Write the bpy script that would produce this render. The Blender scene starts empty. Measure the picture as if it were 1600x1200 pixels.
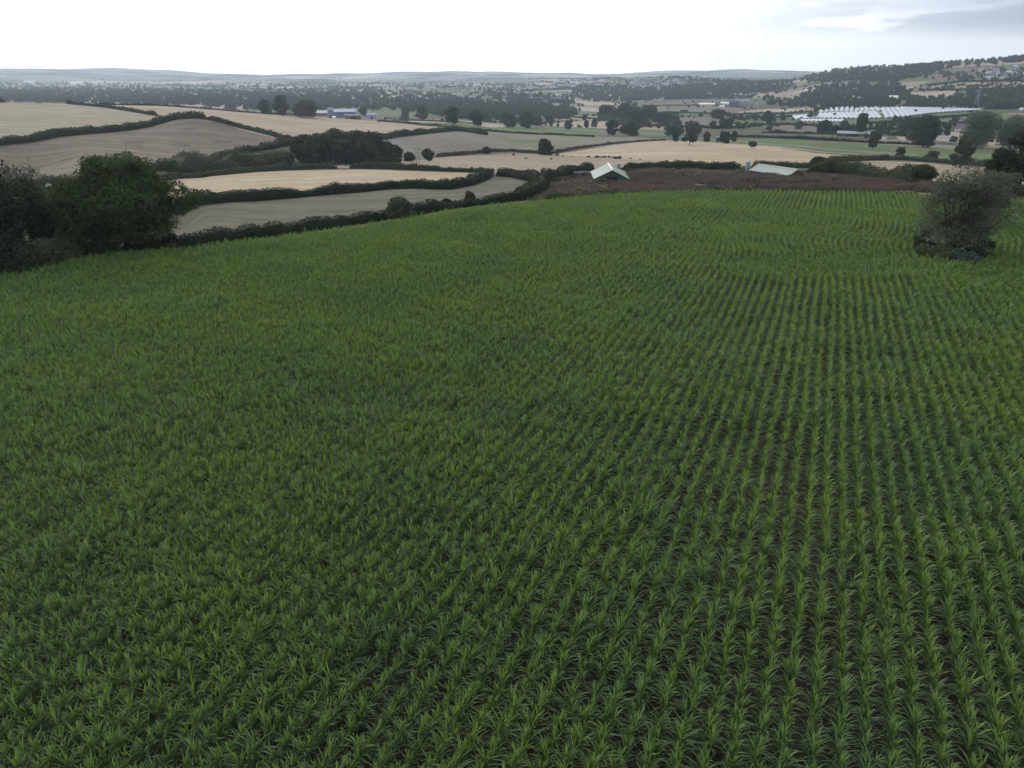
import bpy, math, random
import numpy as np
from mathutils import Vector

# ------------------------------------------------------------------ camera, light, exposure
SC = bpy.context.scene
COL = SC.collection
EYE = 20.0                      # height of the drone above the datum
FPX = 1109.0                    # focal length in photo pixels (1600 wide)
PITCH = math.atan((600 - 113) / FPX)
cam_d = bpy.data.cameras.new('camera'); cam = bpy.data.objects.new('camera', cam_d); COL.objects.link(cam)
cam.location = (0, 0, EYE); cam.rotation_euler = (math.pi / 2 - PITCH, 0, 0)
cam_d.sensor_width = 36; cam_d.lens = FPX / 1600 * 36; cam_d.clip_start = 0.5; cam_d.clip_end = 40000
SC.camera = cam
SC.view_settings.view_transform = 'Standard'; SC.view_settings.look = 'None'
SC.view_settings.exposure = 0.0; SC.view_settings.gamma = 1.0
SC.render.engine = 'CYCLES'
SC.cycles.max_bounces = 5; SC.cycles.diffuse_bounces = 3; SC.cycles.glossy_bounces = 2
SC.cycles.transmission_bounces = 3; SC.cycles.transparent_max_bounces = 4; SC.cycles.volume_bounces = 1
SC.cycles.caustics_reflective = False; SC.cycles.caustics_refractive = False
SC.cycles.use_denoising = True
SC.cycles.sample_clamp_indirect = 4.0

SUN_AZ = math.radians(-24); SUN_EL = math.radians(30)      # azimuth from +Y towards +X
sun_d = bpy.data.lights.new('sun', 'SUN'); sun = bpy.data.objects.new('sun', sun_d); COL.objects.link(sun)
sun_d.energy = 0.8; sun_d.angle = math.radians(14); sun_d.color = (1.0, 0.95, 0.88)
sdir = Vector((math.sin(SUN_AZ) * math.cos(SUN_EL), math.cos(SUN_AZ) * math.cos(SUN_EL), math.sin(SUN_EL)))
sun.rotation_euler = sdir.to_track_quat('Z', 'Y').to_euler()

W = bpy.data.worlds.new("World"); SC.world = W; W.use_nodes = True
nt = W.node_tree; N = nt.nodes; L = nt.links; N.clear()
def wn(t, **k):
    n = N.new(t)
    for a, b in k.items(): setattr(n, a, b)
    return n
out = wn('ShaderNodeOutputWorld'); bg = wn('ShaderNodeBackground'); bg.inputs['Strength'].default_value = 0.1
sky = wn('ShaderNodeTexSky'); sky.sky_type = 'NISHITA'; sky.sun_disc = False
sky.sun_elevation = SUN_EL; sky.sun_rotation = SUN_AZ; sky.air_density = 1.0; sky.dust_density = 2.0
tc = wn('ShaderNodeTexCoord')
mp = wn('ShaderNodeMapping'); mp.inputs['Scale'].default_value = (2.2, 2.2, 15.0); mp.inputs['Location'].default_value = (0.35, 0.1, 0.55)
ns = wn('ShaderNodeTexNoise'); ns.inputs['Scale'].default_value = 1.5; ns.inputs['Detail'].default_value = 7; ns.inputs['Roughness'].default_value = 0.52
L.new(tc.outputs['Generated'], mp.inputs['Vector']); L.new(mp.outputs[0], ns.inputs['Vector'])
# how near a direction is to the bright part of the cloud sheet
dt = wn('ShaderNodeVectorMath', operation='DOT_PRODUCT')
bd = Vector((math.sin(math.radians(-30)) * math.cos(math.radians(16)), math.cos(math.radians(-30)) * math.cos(math.radians(16)), math.sin(math.radians(16))))
dt.inputs[1].default_value = bd; L.new(tc.outputs['Generated'], dt.inputs[0])
gl = wn('ShaderNodeMapRange'); gl.interpolation_type = 'SMOOTHSTEP'
gl.inputs['From Min'].default_value = 0.30; gl.inputs['From Max'].default_value = 0.98; gl.inputs['To Min'].default_value = 0.0; gl.inputs['To Max'].default_value = 1.0
L.new(dt.outputs['Value'], gl.inputs['Value'])
rp = wn('ShaderNodeValToRGB'); cr = rp.color_ramp
cr.elements[0].position = 0.36; cr.elements[0].color = (0.40, 0.46, 0.56, 1)
cr.elements[1].position = 0.62; cr.elements[1].color = (0.90, 0.93, 0.97, 1)
e = cr.elements.new(0.47); e.color = (0.62, 0.67, 0.75, 1)
L.new(ns.outputs['Fac'], rp.inputs['Fac'])
# cloud sheet radiance = ramp * (7.5 + 10 * glow), thinning to plain sky in the breaks
sep = wn('ShaderNodeSeparateXYZ'); L.new(tc.outputs['Generated'], sep.inputs[0])
lo = wn('ShaderNodeMapRange'); lo.interpolation_type = 'SMOOTHSTEP'   # brighter veil low over the horizon
lo.inputs['From Min'].default_value = 0.015; lo.inputs['From Max'].default_value = 0.055; lo.inputs['To Min'].default_value = 1.0; lo.inputs['To Max'].default_value = 0.0
L.new(sep.outputs['Z'], lo.inputs['Value'])
mv = wn('ShaderNodeMix', data_type='RGBA'); mv.inputs['B'].default_value = (1.22, 1.18, 1.14, 1)
L.new(lo.outputs[0], mv.inputs['Factor']); L.new(rp.outputs['Color'], mv.inputs['A'])
mg = wn('ShaderNodeMix', data_type='RGBA'); mg.inputs['B'].default_value = (1.08, 1.07, 1.06, 1)
# a greyer bank of cloud over the right of the view
db = wn('ShaderNodeVectorMath', operation='DOT_PRODUCT')
db.inputs[1].default_value = (math.sin(math.radians(36)) * math.cos(math.radians(15)), math.cos(math.radians(36)) * math.cos(math.radians(15)), math.sin(math.radians(15)))
L.new(tc.outputs['Generated'], db.inputs[0])
bm = wn('ShaderNodeMapRange'); bm.interpolation_type = 'SMOOTHSTEP'; bm.inputs['From Min'].default_value = 0.78; bm.inputs['From Max'].default_value = 0.93
L.new(db.outputs['Value'], bm.inputs['Value'])
mp2 = wn('ShaderNodeMapping'); mp2.inputs['Scale'].default_value = (6, 6, 40); mp2.inputs['Location'].default_value = (1.7, 0.4, 0.2)
n2 = wn('ShaderNodeTexNoise'); n2.inputs['Scale'].default_value = 1.0; n2.inputs['Detail'].default_value = 6; n2.inputs['Roughness'].default_value = 0.5
L.new(tc.outputs['Generated'], mp2.inputs['Vector']); L.new(mp2.outputs[0], n2.inputs['Vector'])
cm = wn('ShaderNodeMapRange'); cm.interpolation_type = 'SMOOTHSTEP'; cm.inputs['From Min'].default_value = 0.40; cm.inputs['From Max'].default_value = 0.53; cm.inputs['To Max'].default_value = 1.0
L.new(n2.outputs['Fac'], cm.inputs['Value'])
hz_ = wn('ShaderNodeMapRange'); hz_.interpolation_type = 'SMOOTHSTEP'; hz_.inputs['From Min'].default_value = 0.026; hz_.inputs['From Max'].default_value = 0.056
L.new(sep.outputs['Z'], hz_.inputs['Value'])
m1 = wn('ShaderNodeMath', operation='MULTIPLY'); L.new(bm.outputs[0], m1.inputs[0]); L.new(cm.outputs[0], m1.inputs[1])
m2 = wn('ShaderNodeMath', operation='MULTIPLY'); L.new(m1.outputs[0], m2.inputs[0]); L.new(hz_.outputs[0], m2.inputs[1])
mk = wn('ShaderNodeMix', data_type='RGBA'); mk.inputs['B'].default_value = (0.25, 0.29, 0.37, 1)
L.new(m2.outputs[0], mk.inputs['Factor']); L.new(mv.outputs['Result'], mk.inputs['A'])
L.new(gl.outputs[0], mg.inputs['Factor']); L.new(mk.outputs['Result'], mg.inputs['A'])
st = wn('ShaderNodeMath', operation='MULTIPLY_ADD'); st.inputs[1].default_value = 8.5; st.inputs[2].default_value = 12.5
L.new(gl.outputs[0], st.inputs[0])
vs = wn('ShaderNodeVectorMath', operation='SCALE'); L.new(mg.outputs['Result'], vs.inputs[0]); L.new(st.outputs[0], vs.inputs['Scale'])
mx = wn('ShaderNodeMix', data_type='RGBA'); mx.inputs['Factor'].default_value = 0.9
L.new(sky.outputs[0], mx.inputs['A']); L.new(vs.outputs[0], mx.inputs['B'])
L.new(mx.outputs['Result'], bg.inputs['Color']); L.new(bg.outputs[0], out.inputs['Surface'])

# ------------------------------------------------------------------ helpers
cp, sp = math.cos(PITCH), math.sin(PITCH)
def ray(u, v):
    t = (600 - v) / FPX
    return np.array([(u - 800) / FPX, cp + t * sp, -sp + t * cp])
def azd(u, v):
    r = ray(u, v); return math.atan2(r[0], r[1]), r[2] / math.hypot(r[0], r[1])
def project(x, y, z):
    x = np.asarray(x, float); y = np.asarray(y, float); z = np.asarray(z, float) - EYE
    dep = y * cp - z * sp
    return 800 + FPX * x / dep, 600 - FPX * (y * sp + z * cp) / dep, dep
def pchip(x, y, q):
    x = np.asarray(x, float); y = np.asarray(y, float); h = np.diff(x); d = np.diff(y) / h
    m = np.zeros_like(y)
    m[0], m[-1] = d[0], d[-1]
    for i in range(1, len(x) - 1):
        if d[i - 1] * d[i] > 0:
            w1 = 2 * h[i] + h[i - 1]; w2 = h[i] + 2 * h[i - 1]
            m[i] = (w1 + w2) / (w1 / d[i - 1] + w2 / d[i])
    q = np.clip(q, x[0], x[-1]); k = np.clip(np.searchsorted(x, q) - 1, 0, len(h) - 1)
    t = (q - x[k]) / h[k]
    return ((2*t**3 - 3*t**2 + 1) * y[k] + (t**3 - 2*t**2 + t) * h[k] * m[k] + (-2*t**3 + 3*t**2) * y[k+1] + (t**3 - t**2) * h[k] * m[k+1])

# ------------------------------------------------------------------ terrain: ground height along lines of sight
# a column is ([azimuth of photo column u], [(distance, photo row v at which that ground shows) or (distance, None, height under the eye)])
NEAR = [(0, None, -20.3), (15, None, -19.9), (25, None, -19.5), (40, None, -19.7), (60, None, -20.1)]
COLS = {
 -100: NEAR + [(94, None, -20.6), (125, None, -26.5), (180, None, -31), (250, None, -35), (340, None, -37), (430, 222), (570, 186), (750, 160), (900, None, -42), (1200, None, -60), (1800, None, -54), (2600, None, -55), (4000, None, -56), (6000, 121), (8500, 110.0), (11500, None, -60), (16000, None, -60)],
 0:   NEAR + [(94, None, -20.6), (125, None, -26.5), (180, None, -31), (250, None, -35), (340, None, -37), (430, 219), (570, 184), (750, 160), (900, None, -42), (1200, None, -60), (1800, None, -54), (2600, None, -55), (4000, None, -56), (6000, 121), (8500, 109.0), (11500, None, -60), (16000, None, -60)],
 130: NEAR + [(96, None, -20.5), (125, None, -25.5), (180, None, -30.5), (250, None, -34), (330, 250), (440, 213), (520, 194), (640, 175), (770, 163), (920, None, -44), (1200, None, -60), (1800, None, -54), (2600, None, -55), (4000, None, -56), (6000, 121), (8500, 108.0), (11500, None, -60), (16000, None, -60)],
 230: NEAR + [(96, None, -20.4), (125, None, -24.8), (180, None, -30), (250, 276), (330, 252), (440, 214), (500, 197), (640, 176), (800, 164.5), (950, None, -46), (1250, None, -60), (1800, None, -54), (2600, None, -55), (4000, None, -56), (6000, 122), (8500, 110.0), (11500, None, -60), (16000, None, -60)],
 310: NEAR + [(97, None, -20.4), (112, 368), (125, 350), (150, 320), (185, 302), (260, 277), (330, 256), (400, 232), (500, 185), (640, 177), (830, 169), (1000, None, -52), (1300, None, -60), (1800, None, -54), (2600, None, -55), (4000, None, -56), (6000, 123), (8500, 114.0), (11500, None, -60), (16000, None, -60)],
 400: NEAR + [(97, None, -20.4), (112, 366), (125, 350), (145, 326), (165, 313), (190, 298), (270, 268), (340, 252), (410, 226), (470, 208), (640, 190), (890, 176), (1050, None, -56), (1300, None, -62), (1800, None, -54), (2600, None, -55), (4000, None, -56), (6000, 124), (9000, 116.0), (11500, None, -60), (16000, None, -60)],
 540: NEAR + [(101, None, -20.5), (112, 352), (125, 340), (145, 322), (170, 303), (185, 294), (270, 264), (340, 254), (440, 228), (520, 216), (700, 198), (930, 184.5), (1080, None, -62), (1300, None, -62), (1800, None, -57), (2600, None, -56), (4000, None, -56), (6000, 124), (8500, 117.0), (11500, None, -60), (16000, None, -60)],
 700: NEAR + [(111, None, -20.5), (122, 330), (135, 318), (155, 305), (180, 293), (250, 271), (340, 254), (420, 241), (500, 222), (600, 206), (680, 203), (800, 192), (900, None, -58), (1100, None, -62), (1500, None, -60), (2000, None, -58), (2800, None, -56), (4000, None, -54), (6000, 122), (8500, 111.5), (11500, None, -60), (16000, None, -60)],
 830: NEAR + [(118, None, -20.5), (130, 315), (150, 303), (180, 289), (240, 274), (340, 255), (440, 241), (560, 229), (680, 215), (850, 205), (1000, 198), (1300, None, -66), (1700, None, -64), (2300, None, -60), (3000, None, -56), (4000, None, -48), (6000, 121), (9000, 115.5), (11500, None, -60), (16000, None, -60)],
 950: NEAR + [(128, None, -20.5), (150, 302), (175, 292), (235, 280), (300, 264), (420, 246), (620, 225), (760, 216), (900, 207), (1200, 188), (1500, 174), (2000, 158), (2600, 139), (3100, 124), (3300, 122), (3600, None, -60), (6000, 122), (9000, 115.5), (11500, None, -60), (16000, None, -60)],
 1078: NEAR + [(133, None, -20.5), (162, 296), (240, 275), (320, 257), (450, 239), (610, 222.5), (760, 217), (900, 207), (1200, 188), (1500, 172), (2000, 156), (2600, 136), (3000, 124), (3300, 120), (3700, None, -60), (6000, 122), (9000, 111.5), (11500, None, -60), (16000, None, -60)],
 1210: NEAR + [(133, None, -20.5), (165, 295), (245, 276), (330, 258), (450, 243), (570, 229), (750, 217), (900, 207), (1050, 198), (1300, 184), (1600, 167), (2000, 152), (2500, 136), (2900, 126), (3400, None, -60), (6000, 121), (8500, 111.0), (11500, None, -60), (16000, None, -60)],
 1300: NEAR + [(133, None, -20.5), (165, 297), (245, 281), (340, 259), (450, 247), (560, 239), (750, 219), (900, 208), (1050, 196), (1300, 176), (1500, 165), (1800, 148), (2200, 128), (2600, 116), (3100, 108), (4000, None, -40), (6000, 121), (8500, 111.0), (11500, None, -60), (16000, None, -60)],
 1400: NEAR + [(130, None, -20.5), (160, 300), (240, 284), (330, 270), (470, 253), (600, 240), (750, 222), (900, 208), (1050, 191), (1250, 175), (1500, 162), (1800, 146), (2200, 120), (2600, 103), (3200, 103), (4500, None, -40), (8500, None, -30), (11500, None, -60), (16000, None, -60)],
 1500: NEAR + [(127, None, -20.5), (160, 302), (240, 286), (330, 274), (470, 258), (600, 246), (750, 228), (900, 210), (1050, 190), (1250, 174), (1500, 160), (1800, 142), (2200, 116), (2600, 97), (3200, 96), (4500, None, -40), (8500, None, -30), (11500, None, -60), (16000, None, -60)],
 1600: NEAR + [(123, None, -20.5), (160, 304), (240, 288), (330, 275), (470, 260), (600, 248), (750, 230), (900, 211), (1050, 190), (1250, 174), (1500, 158), (1800, 138), (2200, 110), (2600, 88), (3200, 87), (4500, None, -40), (8500, None, -30), (11500, None, -60), (16000, None, -60)],
 1750: NEAR + [(119, None, -20.5), (160, 307), (240, 288), (330, 275), (470, 260), (600, 248), (750, 230), (900, 211), (1050, 190), (1250, 174), (1500, 156), (1800, 134), (2200, 100), (2600, 76), (3200, 76), (4500, None, -40), (8500, None, -30), (11500, None, -60), (16000, None, -60)],
}
DG = np.concatenate([np.linspace(0, 14, 8), np.geomspace(15, 11900, 860)])
us = sorted(COLS)
caz, cz = [], []
for u in us:
    caz.append(azd(u, 200)[0]); dd, zz = [], []
    for c in COLS[u]:
        dd.append(c[0]); zz.append(c[2] if c[1] is None else c[0] * azd(u, c[1])[1])
    cz.append(pchip(dd, zz, DG))
cz = np.array(cz); caz = np.array(caz)
AG = np.radians(np.arange(-48, 48.01, 0.25))
TAB = np.empty((len(AG), len(DG)))
for j in range(len(DG)): TAB[:, j] = pchip(caz, cz[:, j], AG)
def zfun(x, y):
    """ground height at world x, y (arrays)"""
    x = np.asarray(x, float); y = np.asarray(y, float)
    d = np.hypot(x, y); a = np.arctan2(x, y); a = np.clip(a, AG[0], AG[-1])
    fa = (a - AG[0]) / (AG[1] - AG[0]); ia = np.clip(fa.astype(int), 0, len(AG) - 2); fa = fa - ia
    d = np.clip(d, 0, DG[-1] - 1); jd = np.clip(np.searchsorted(DG, d) - 1, 0, len(DG) - 2)
    fd = (d - DG[jd]) / (DG[jd + 1] - DG[jd])
    z = (TAB[ia, jd] * (1 - fd) + TAB[ia, jd + 1] * fd) * (1 - fa) + (TAB[ia + 1, jd] * (1 - fd) + TAB[ia + 1, jd + 1] * fd) * fa
    r = np.clip((d - 1400) / 2500, 0, 1)              # the far hills roll
    z = z + r * ((7 + 10 * np.clip((d - 4500) / 1500, 0, 1)) * np.sin(x / 310 + 1.3 * np.sin(y / 520)) * np.cos(y / 430 + 0.8) + 3.5 * np.sin(x / 130 + y / 170)) * np.clip((d) / 5000, 0.3, 1)
    n = np.clip((d - 8) / 30, 0, 1) * np.clip((150 - d) / 40, 0, 1)
    z = z + n * 0.10 * np.sin(x / 5.3 + 1.1 * np.sin(y / 9)) * np.sin(y / 7.1 + 0.4)
    return z + EYE
DR = np.geomspace(12, 15000, 2600)
def cast(u, v, dmin=12.0):
    """first ground point seen at photo pixel (u, v), past distance dmin"""
    r = ray(u, v); h = math.hypot(r[0], r[1]); m = DR >= dmin; D = DR[m]
    x = r[0] / h * D; y = r[1] / h * D; zr = EYE + r[2] / h * D
    below = zfun(x, y) >= zr
    k = int(np.argmax(below)) if below.any() else int(np.argmin(zr - zfun(x, y)))
    return float(x[k]), float(y[k])
def spot(u, v, dmin=12.0):
    x, y = cast(u, v, dmin); z = float(zfun(x, y)); return x, y, z, (y * cp - (z - EYE) * sp) / FPX   # last: metres per photo pixel
def spot_d(u, d):
    """ground point in photo column u (read at row 200) at distance d"""
    a = azd(u, 200)[0]
    for _ in range(6):
        x, y = d * math.sin(a), d * math.cos(a); z = float(zfun(x, y)); pu = float(project(x, y, z)[0]); a += (u - pu) / FPX * 0.9
    x, y = d * math.sin(a), d * math.cos(a); z = float(zfun(x, y)); return x, y, z, (y * cp - (z - EYE) * sp) / FPX
def inpoly(px, py, poly):
    poly = np.asarray(poly); c = np.zeros(np.shape(px), bool); n = len(poly)
    for i in range(n):
        x1, y1 = poly[i]; x2, y2 = poly[i - 1]
        if y1 == y2: continue
        c ^= ((y1 > py) != (y2 > py)) & (px < (x2 - x1) * (py - y1) / (y2 - y1) + x1)
    return c
def wpoly(pts, dmin=12.0): return [cast(u, v, dmin) for u, v in pts]

# ------------------------------------------------------------------ meshes and tags
def mesh_np(name, V, F, mats, fm=None, attr=None, smooth=False):
    me = bpy.data.meshes.new(name); V = np.asarray(V, np.float32)
    F = [np.asarray(f, np.int32) for f in (F if isinstance(F, list) else [F]) if len(f)]
    nf = sum(len(f) for f in F); idx = np.concatenate([f.ravel() for f in F])
    tot = np.concatenate([np.full(len(f), f.shape[1], np.int32) for f in F])
    me.vertices.add(len(V)); me.vertices.foreach_set('co', V.ravel())
    me.loops.add(len(idx)); me.loops.foreach_set('vertex_index', idx)
    me.polygons.add(nf); me.polygons.foreach_set('loop_start', np.concatenate([[0], np.cumsum(tot)[:-1]]).astype(np.int32)); me.polygons.foreach_set('loop_total', tot)
    if fm is not None: me.polygons.foreach_set('material_index', np.asarray(fm, np.int32))
    me.polygons.foreach_set('use_smooth', np.full(nf, smooth, bool))
    for m in (mats if isinstance(mats, (list, tuple)) else [mats]): me.materials.append(m)
    if attr is not None:
        for k, (dom, a) in attr.items():
            at = me.attributes.new(k, 'FLOAT', dom); at.data.foreach_set('value', np.asarray(a, np.float32))
    me.update(calc_edges=True); return me
def link(name, me, parent=None, loc=None, rz=0.0, s=None):
    o = bpy.data.objects.new(name, me); COL.objects.link(o)
    if parent is not None: o.parent = parent
    if loc is not None: o.location = loc
    if rz: o.rotation_euler = (0, 0, rz)
    if s is not None: o.scale = s if isinstance(s, (tuple, list)) else (s, s, s)
    return o
def tag(o, label=None, cat=None, group=None, kind=None):
    if label: o['label'] = label
    if cat: o['category'] = cat
    if group: o['group'] = group
    if kind: o['kind'] = kind
    return o
def copy_thing(root, loc, rz=0.0, s=None, label=None, group=None):
    r = root.copy(); COL.objects.link(r); r.location = loc; r.rotation_euler = (0, 0, rz)
    if s is not None: r.scale = s if isinstance(s, (tuple, list)) else (s, s, s)
    if label: r['label'] = label
    if group: r['group'] = group
    for ch in list(root.children):
        c = ch.copy(); COL.objects.link(c); c.parent = r
        for g in list(ch.children):
            d = g.copy(); COL.objects.link(d); d.parent = c
    return r

class MB:
    """collects shapes for one mesh"""
    def __init__(s): s.V = []; s.F = {3: [], 4: []}; s.n = 0; s.M = {3: [], 4: []}
    def add(s, V, F, m=0):
        V = np.asarray(V, float); F = np.asarray(F, int)
        s.V.append(V); s.F[F.shape[1]].append(F + s.n); s.M[F.shape[1]].append(np.full(len(F), m)); s.n += len(V)
    def box(s, x0, x1, y0, y1, z0, z1, m=0):
        V = [(x, y, z) for z in (z0, z1) for x, y in ((x0, y0), (x1, y0), (x1, y1), (x0, y1))]
        s.add(V, [(3, 2, 1, 0), (4, 5, 6, 7), (0, 1, 5, 4), (1, 2, 6, 5), (2, 3, 7, 6), (3, 0, 4, 7)], m)
    def bar(s, a, b, w, m=0, h=None):
        a = np.array(a, float); b = np.array(b, float); d = b - a; d /= np.linalg.norm(d)
        u = np.cross(d, (0, 0, 1.0)); u = u / np.linalg.norm(u) if np.linalg.norm(u) > 1e-3 else np.array([1.0, 0, 0]); v = np.cross(u, d)
        h = h or w
        V = [p + i * u * w / 2 + j * v * h / 2 for p in (a, b) for i, j in ((-1, -1), (1, -1), (1, 1), (-1, 1))]
        s.add(V, [(3, 2, 1, 0), (4, 5, 6, 7), (0, 1, 5, 4), (1, 2, 6, 5), (2, 3, 7, 6), (3, 0, 4, 7)], m)
    def tube(s, P, R, k=6, m=0):
        P = np.asarray(P, float); n = len(P); V = []
        for i in range(n):
            d = P[min(i + 1, n - 1)] - P[max(i - 1, 0)]; d /= np.linalg.norm(d) + 1e-9
            u = np.cross(d, (0.31, 0.95, 0.05)); u /= np.linalg.norm(u) + 1e-9; v = np.cross(d, u)
            for j in range(k):
                a = 2 * math.pi * j / k; V.append(P[i] + R[i] * (math.cos(a) * u + math.sin(a) * v))
        F = [(i * k + j, i * k + (j + 1) % k, (i + 1) * k + (j + 1) % k, (i + 1) * k + j) for i in range(n - 1) for j in range(k)]
        s.add(V, F, m)
    def mesh(s, name, mats, smooth=False, attr=None):
        F3 = np.concatenate(s.F[3]) if s.F[3] else np.zeros((0, 3), int); F4 = np.concatenate(s.F[4]) if s.F[4] else np.zeros((0, 4), int)
        M = np.concatenate([np.concatenate(s.M[k]) if s.M[k] else np.zeros(0, int) for k in (4, 3)])
        return mesh_np(name, np.concatenate(s.V), [F4, F3], mats, M, attr, smooth)

# ------------------------------------------------------------------ materials
def mat(name, rough=0.9, spec=0.3):
    m = bpy.data.materials.new(name); m.use_nodes = True
    b = m.node_tree.nodes['Principled BSDF']; b.inputs['Roughness'].default_value = rough; b.inputs['Specular IOR Level'].default_value = spec
    return m, m.node_tree, b
def node(nt, t, **k):
    n = nt.nodes.new(t)
    for a, b in k.items(): setattr(n, a, b)
    return n
def pos_noise(nt, scale, detail=4, rough=0.55, vec=None, stretch=None):
    n = node(nt, 'ShaderNodeTexNoise'); n.inputs['Scale'].default_value = scale; n.inputs['Detail'].default_value = detail; n.inputs['Roughness'].default_value = rough
    if vec is None: vec = node(nt, 'ShaderNodeNewGeometry').outputs['Position']
    if stretch:
        mpn = node(nt, 'ShaderNodeMapping'); mpn.inputs['Scale'].default_value = stretch[:3]; mpn.inputs['Rotation'].default_value = (0, 0, stretch[3])
        nt.links.new(vec, mpn.inputs['Vector']); vec = mpn.outputs[0]
    nt.links.new(vec, n.inputs['Vector']); return n.outputs['Fac']
def ramp(nt, fac, stops):
    r = node(nt, 'ShaderNodeValToRGB'); c = r.color_ramp
    while len(c.elements) < len(stops): c.elements.new(0.5)
    for e, (p, col) in zip(c.elements, stops): e.position = p; e.color = (*col, 1)
    nt.links.new(fac, r.inputs['Fac']); return r.outputs['Color']
def mixc(nt, f, a, b, mode='MIX'):
    n = node(nt, 'ShaderNodeMix', data_type='RGBA', blend_type=mode)
    for k, v in (('Factor', f), ('A', a), ('B', b)):
        s = n.inputs[k] if k != 'Factor' else n.inputs['Factor']
        if isinstance(v, (int, float)): s.default_value = v
        elif isinstance(v, tuple): s.default_value = (*v, 1)
        else: nt.links.new(v, s)
    return n.outputs['Result']
def sc3(c, k): return tuple(x * k for x in c)
def ground_mat(name, c, var=0.25, tint=None, rows=None, scale=1.0, patches=None):
    """dry soil, stubble or turf: broad and fine mottling, faint drill or mowing lines"""
    m, t, b = mat(name, 0.95, 0.1)
    big = pos_noise(t, 0.012 * scale, 4); fine = pos_noise(t, 0.35 * scale, 6, 0.7)
    col = ramp(t, big, [(0.3, sc3(c, 1 - var)), (0.5, c), (0.7, sc3(tint or c, 1 + var * 0.5))])
    col = mixc(t, 1.0, col, ramp(t, fine, [(0.25, (0.72,) * 3), (0.75, (1.22,) * 3)]), 'MULTIPLY')
    col = mixc(t, 1.0, col, ramp(t, pos_noise(t, 0.07 * scale, 5, 0.65), [(0.32, (0.86,) * 3), (0.68, (1.12,) * 3)]), 'MULTIPLY')
    if rows:
        ln = pos_noise(t, 1.0, 3, 0.5, stretch=(0.004, 0.22, 0.02, rows))
        col = mixc(t, 1.0, col, ramp(t, ln, [(0.35, (0.78,) * 3), (0.65, (1.16,) * 3)]), 'MULTIPLY')
    if patches:
        pn = pos_noise(t, patches[0], 5, 0.65)
        col = mixc(t, ramp(t, pn, [(patches[2], (0,) * 3), (patches[2] + 0.1, (1,) * 3)]), col, patches[1])
    t.links.new(col, b.inputs['Base Color']); return m
def leaf_mat(name, c1, c2, trans=0.25, rough=0.7, spec=0.15, scale=0.4):
    m, t, b = mat(name, rough, spec)
    g = node(t, 'ShaderNodeNewGeometry'); oi = node(t, 'ShaderNodeObjectInfo')
    n = pos_noise(t, scale, 3)
    a = node(t, 'ShaderNodeMath', operation='MULTIPLY_ADD'); t.links.new(g.outputs['Random Per Island'], a.inputs[0]); a.inputs[1].default_value = 0.5
    t.links.new(n, a.inputs[2])
    a2 = node(t, 'ShaderNodeMath', operation='MULTIPLY_ADD'); t.links.new(oi.outputs['Random'], a2.inputs[0]); a2.inputs[1].default_value = 0.22; t.links.new(a.outputs[0], a2.inputs[2])
    col = ramp(t, a2.outputs[0], [(0.45, c1), (1.0, c2)])
    t.links.new(col, b.inputs['Base Color'])
    tr = node(t, 'ShaderNodeBsdfTranslucent'); t.links.new(mixc(t, 0.5, col, sc3(c2, 1.3)), tr.inputs['Color'])
    ms = node(t, 'ShaderNodeMixShader'); ms.inputs[0].default_value = trans
    t.links.new(b.outputs[0], ms.inputs[1]); t.links.new(tr.outputs[0], ms.inputs[2])
    t.links.new(ms.outputs[0], t.nodes['Material Output'].inputs['Surface']); return m
def plain(name, c, rough=0.7, spec=0.3, var=0.15, scale=1.5, streak=None):
    m, t, b = mat(name, rough, spec)
    n = pos_noise(t, scale, 5, 0.6, vec=node(t, 'ShaderNodeTexCoord').outputs['Object'], stretch=streak)
    t.links.new(ramp(t, n, [(0.3, sc3(c, 1 - var)), (0.7, sc3(c, 1 + var))]), b.inputs['Base Color']); return m
def castn(U, Vv, dmin=12.0):
    U = np.asarray(U, float); Vv = np.asarray(Vv, float); ox, oy = [], []
    m = DR >= dmin; D = DR[m]
    for i in range(0, len(U), 400):
        u = U[i:i+400, None]; t = (600 - Vv[i:i+400, None]) / FPX
        rx = (u - 800) / FPX + 0 * t; ry = cp + t * sp; rz = -sp + t * cp; h = np.hypot(rx, ry)
        x = rx / h * D; y = ry / h * D
        b = zfun(x, y) >= EYE + rz / h * D
        k = np.where(b.any(1), b.argmax(1), len(D) - 1); j = np.arange(len(k))
        ox.append(x[j, k]); oy.append(y[j, k])
    return np.concatenate(ox), np.concatenate(oy)

# ------------------------------------------------------------------ the fields, as outlines on the ground
EDGE = [(-420, 470), (-200, 440), (0, 419), (100, 402), (290, 386), (400, 373), (500, 360), (600, 346), (700, 327), (830, 313), (900, 306), (1000, 300), (1150, 297.5), (1300, 299), (1420, 303), (1600, 312), (1750, 320), (2050, 345)]
def low(u, v): return v + float(np.interp(u, [0, 400, 600, 830, 1000], [13, 12.5, 12, 10.5, 9]))     # from the tips of the crop down to its feet
EDGE = [(u, low(u, v)) for u, v in EDGE]
MAIZE = [(-120.0, 60.0)] + wpoly(EDGE) + [(150.0, 60.0), (150.0, -30.0), (-120.0, -30.0)]
ISLAND = wpoly([(1424, 402), (1440, 413), (1478, 421), (1525, 421), (1544, 413), (1536, 396), (1524, 384), (1530, 366), (1548, 346), (1530, 338), (1500, 342), (1470, 352), (1450, 366), (1424, 384)])
STRAW = (0.39, 0.305, 0.205); DULL = (0.29, 0.235, 0.165); FALLOW = (0.145, 0.118, 0.088); PAST = (0.120, 0.113, 0.078); GREEN = (0.105, 0.135, 0.055)
def pl(name, label, pts, m, dmin=12.0): return (name, label, wpoly(pts, dmin), m)
soil_m = ground_mat('maize_soil', (0.046, 0.039, 0.033), 0.3, scale=6)
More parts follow.
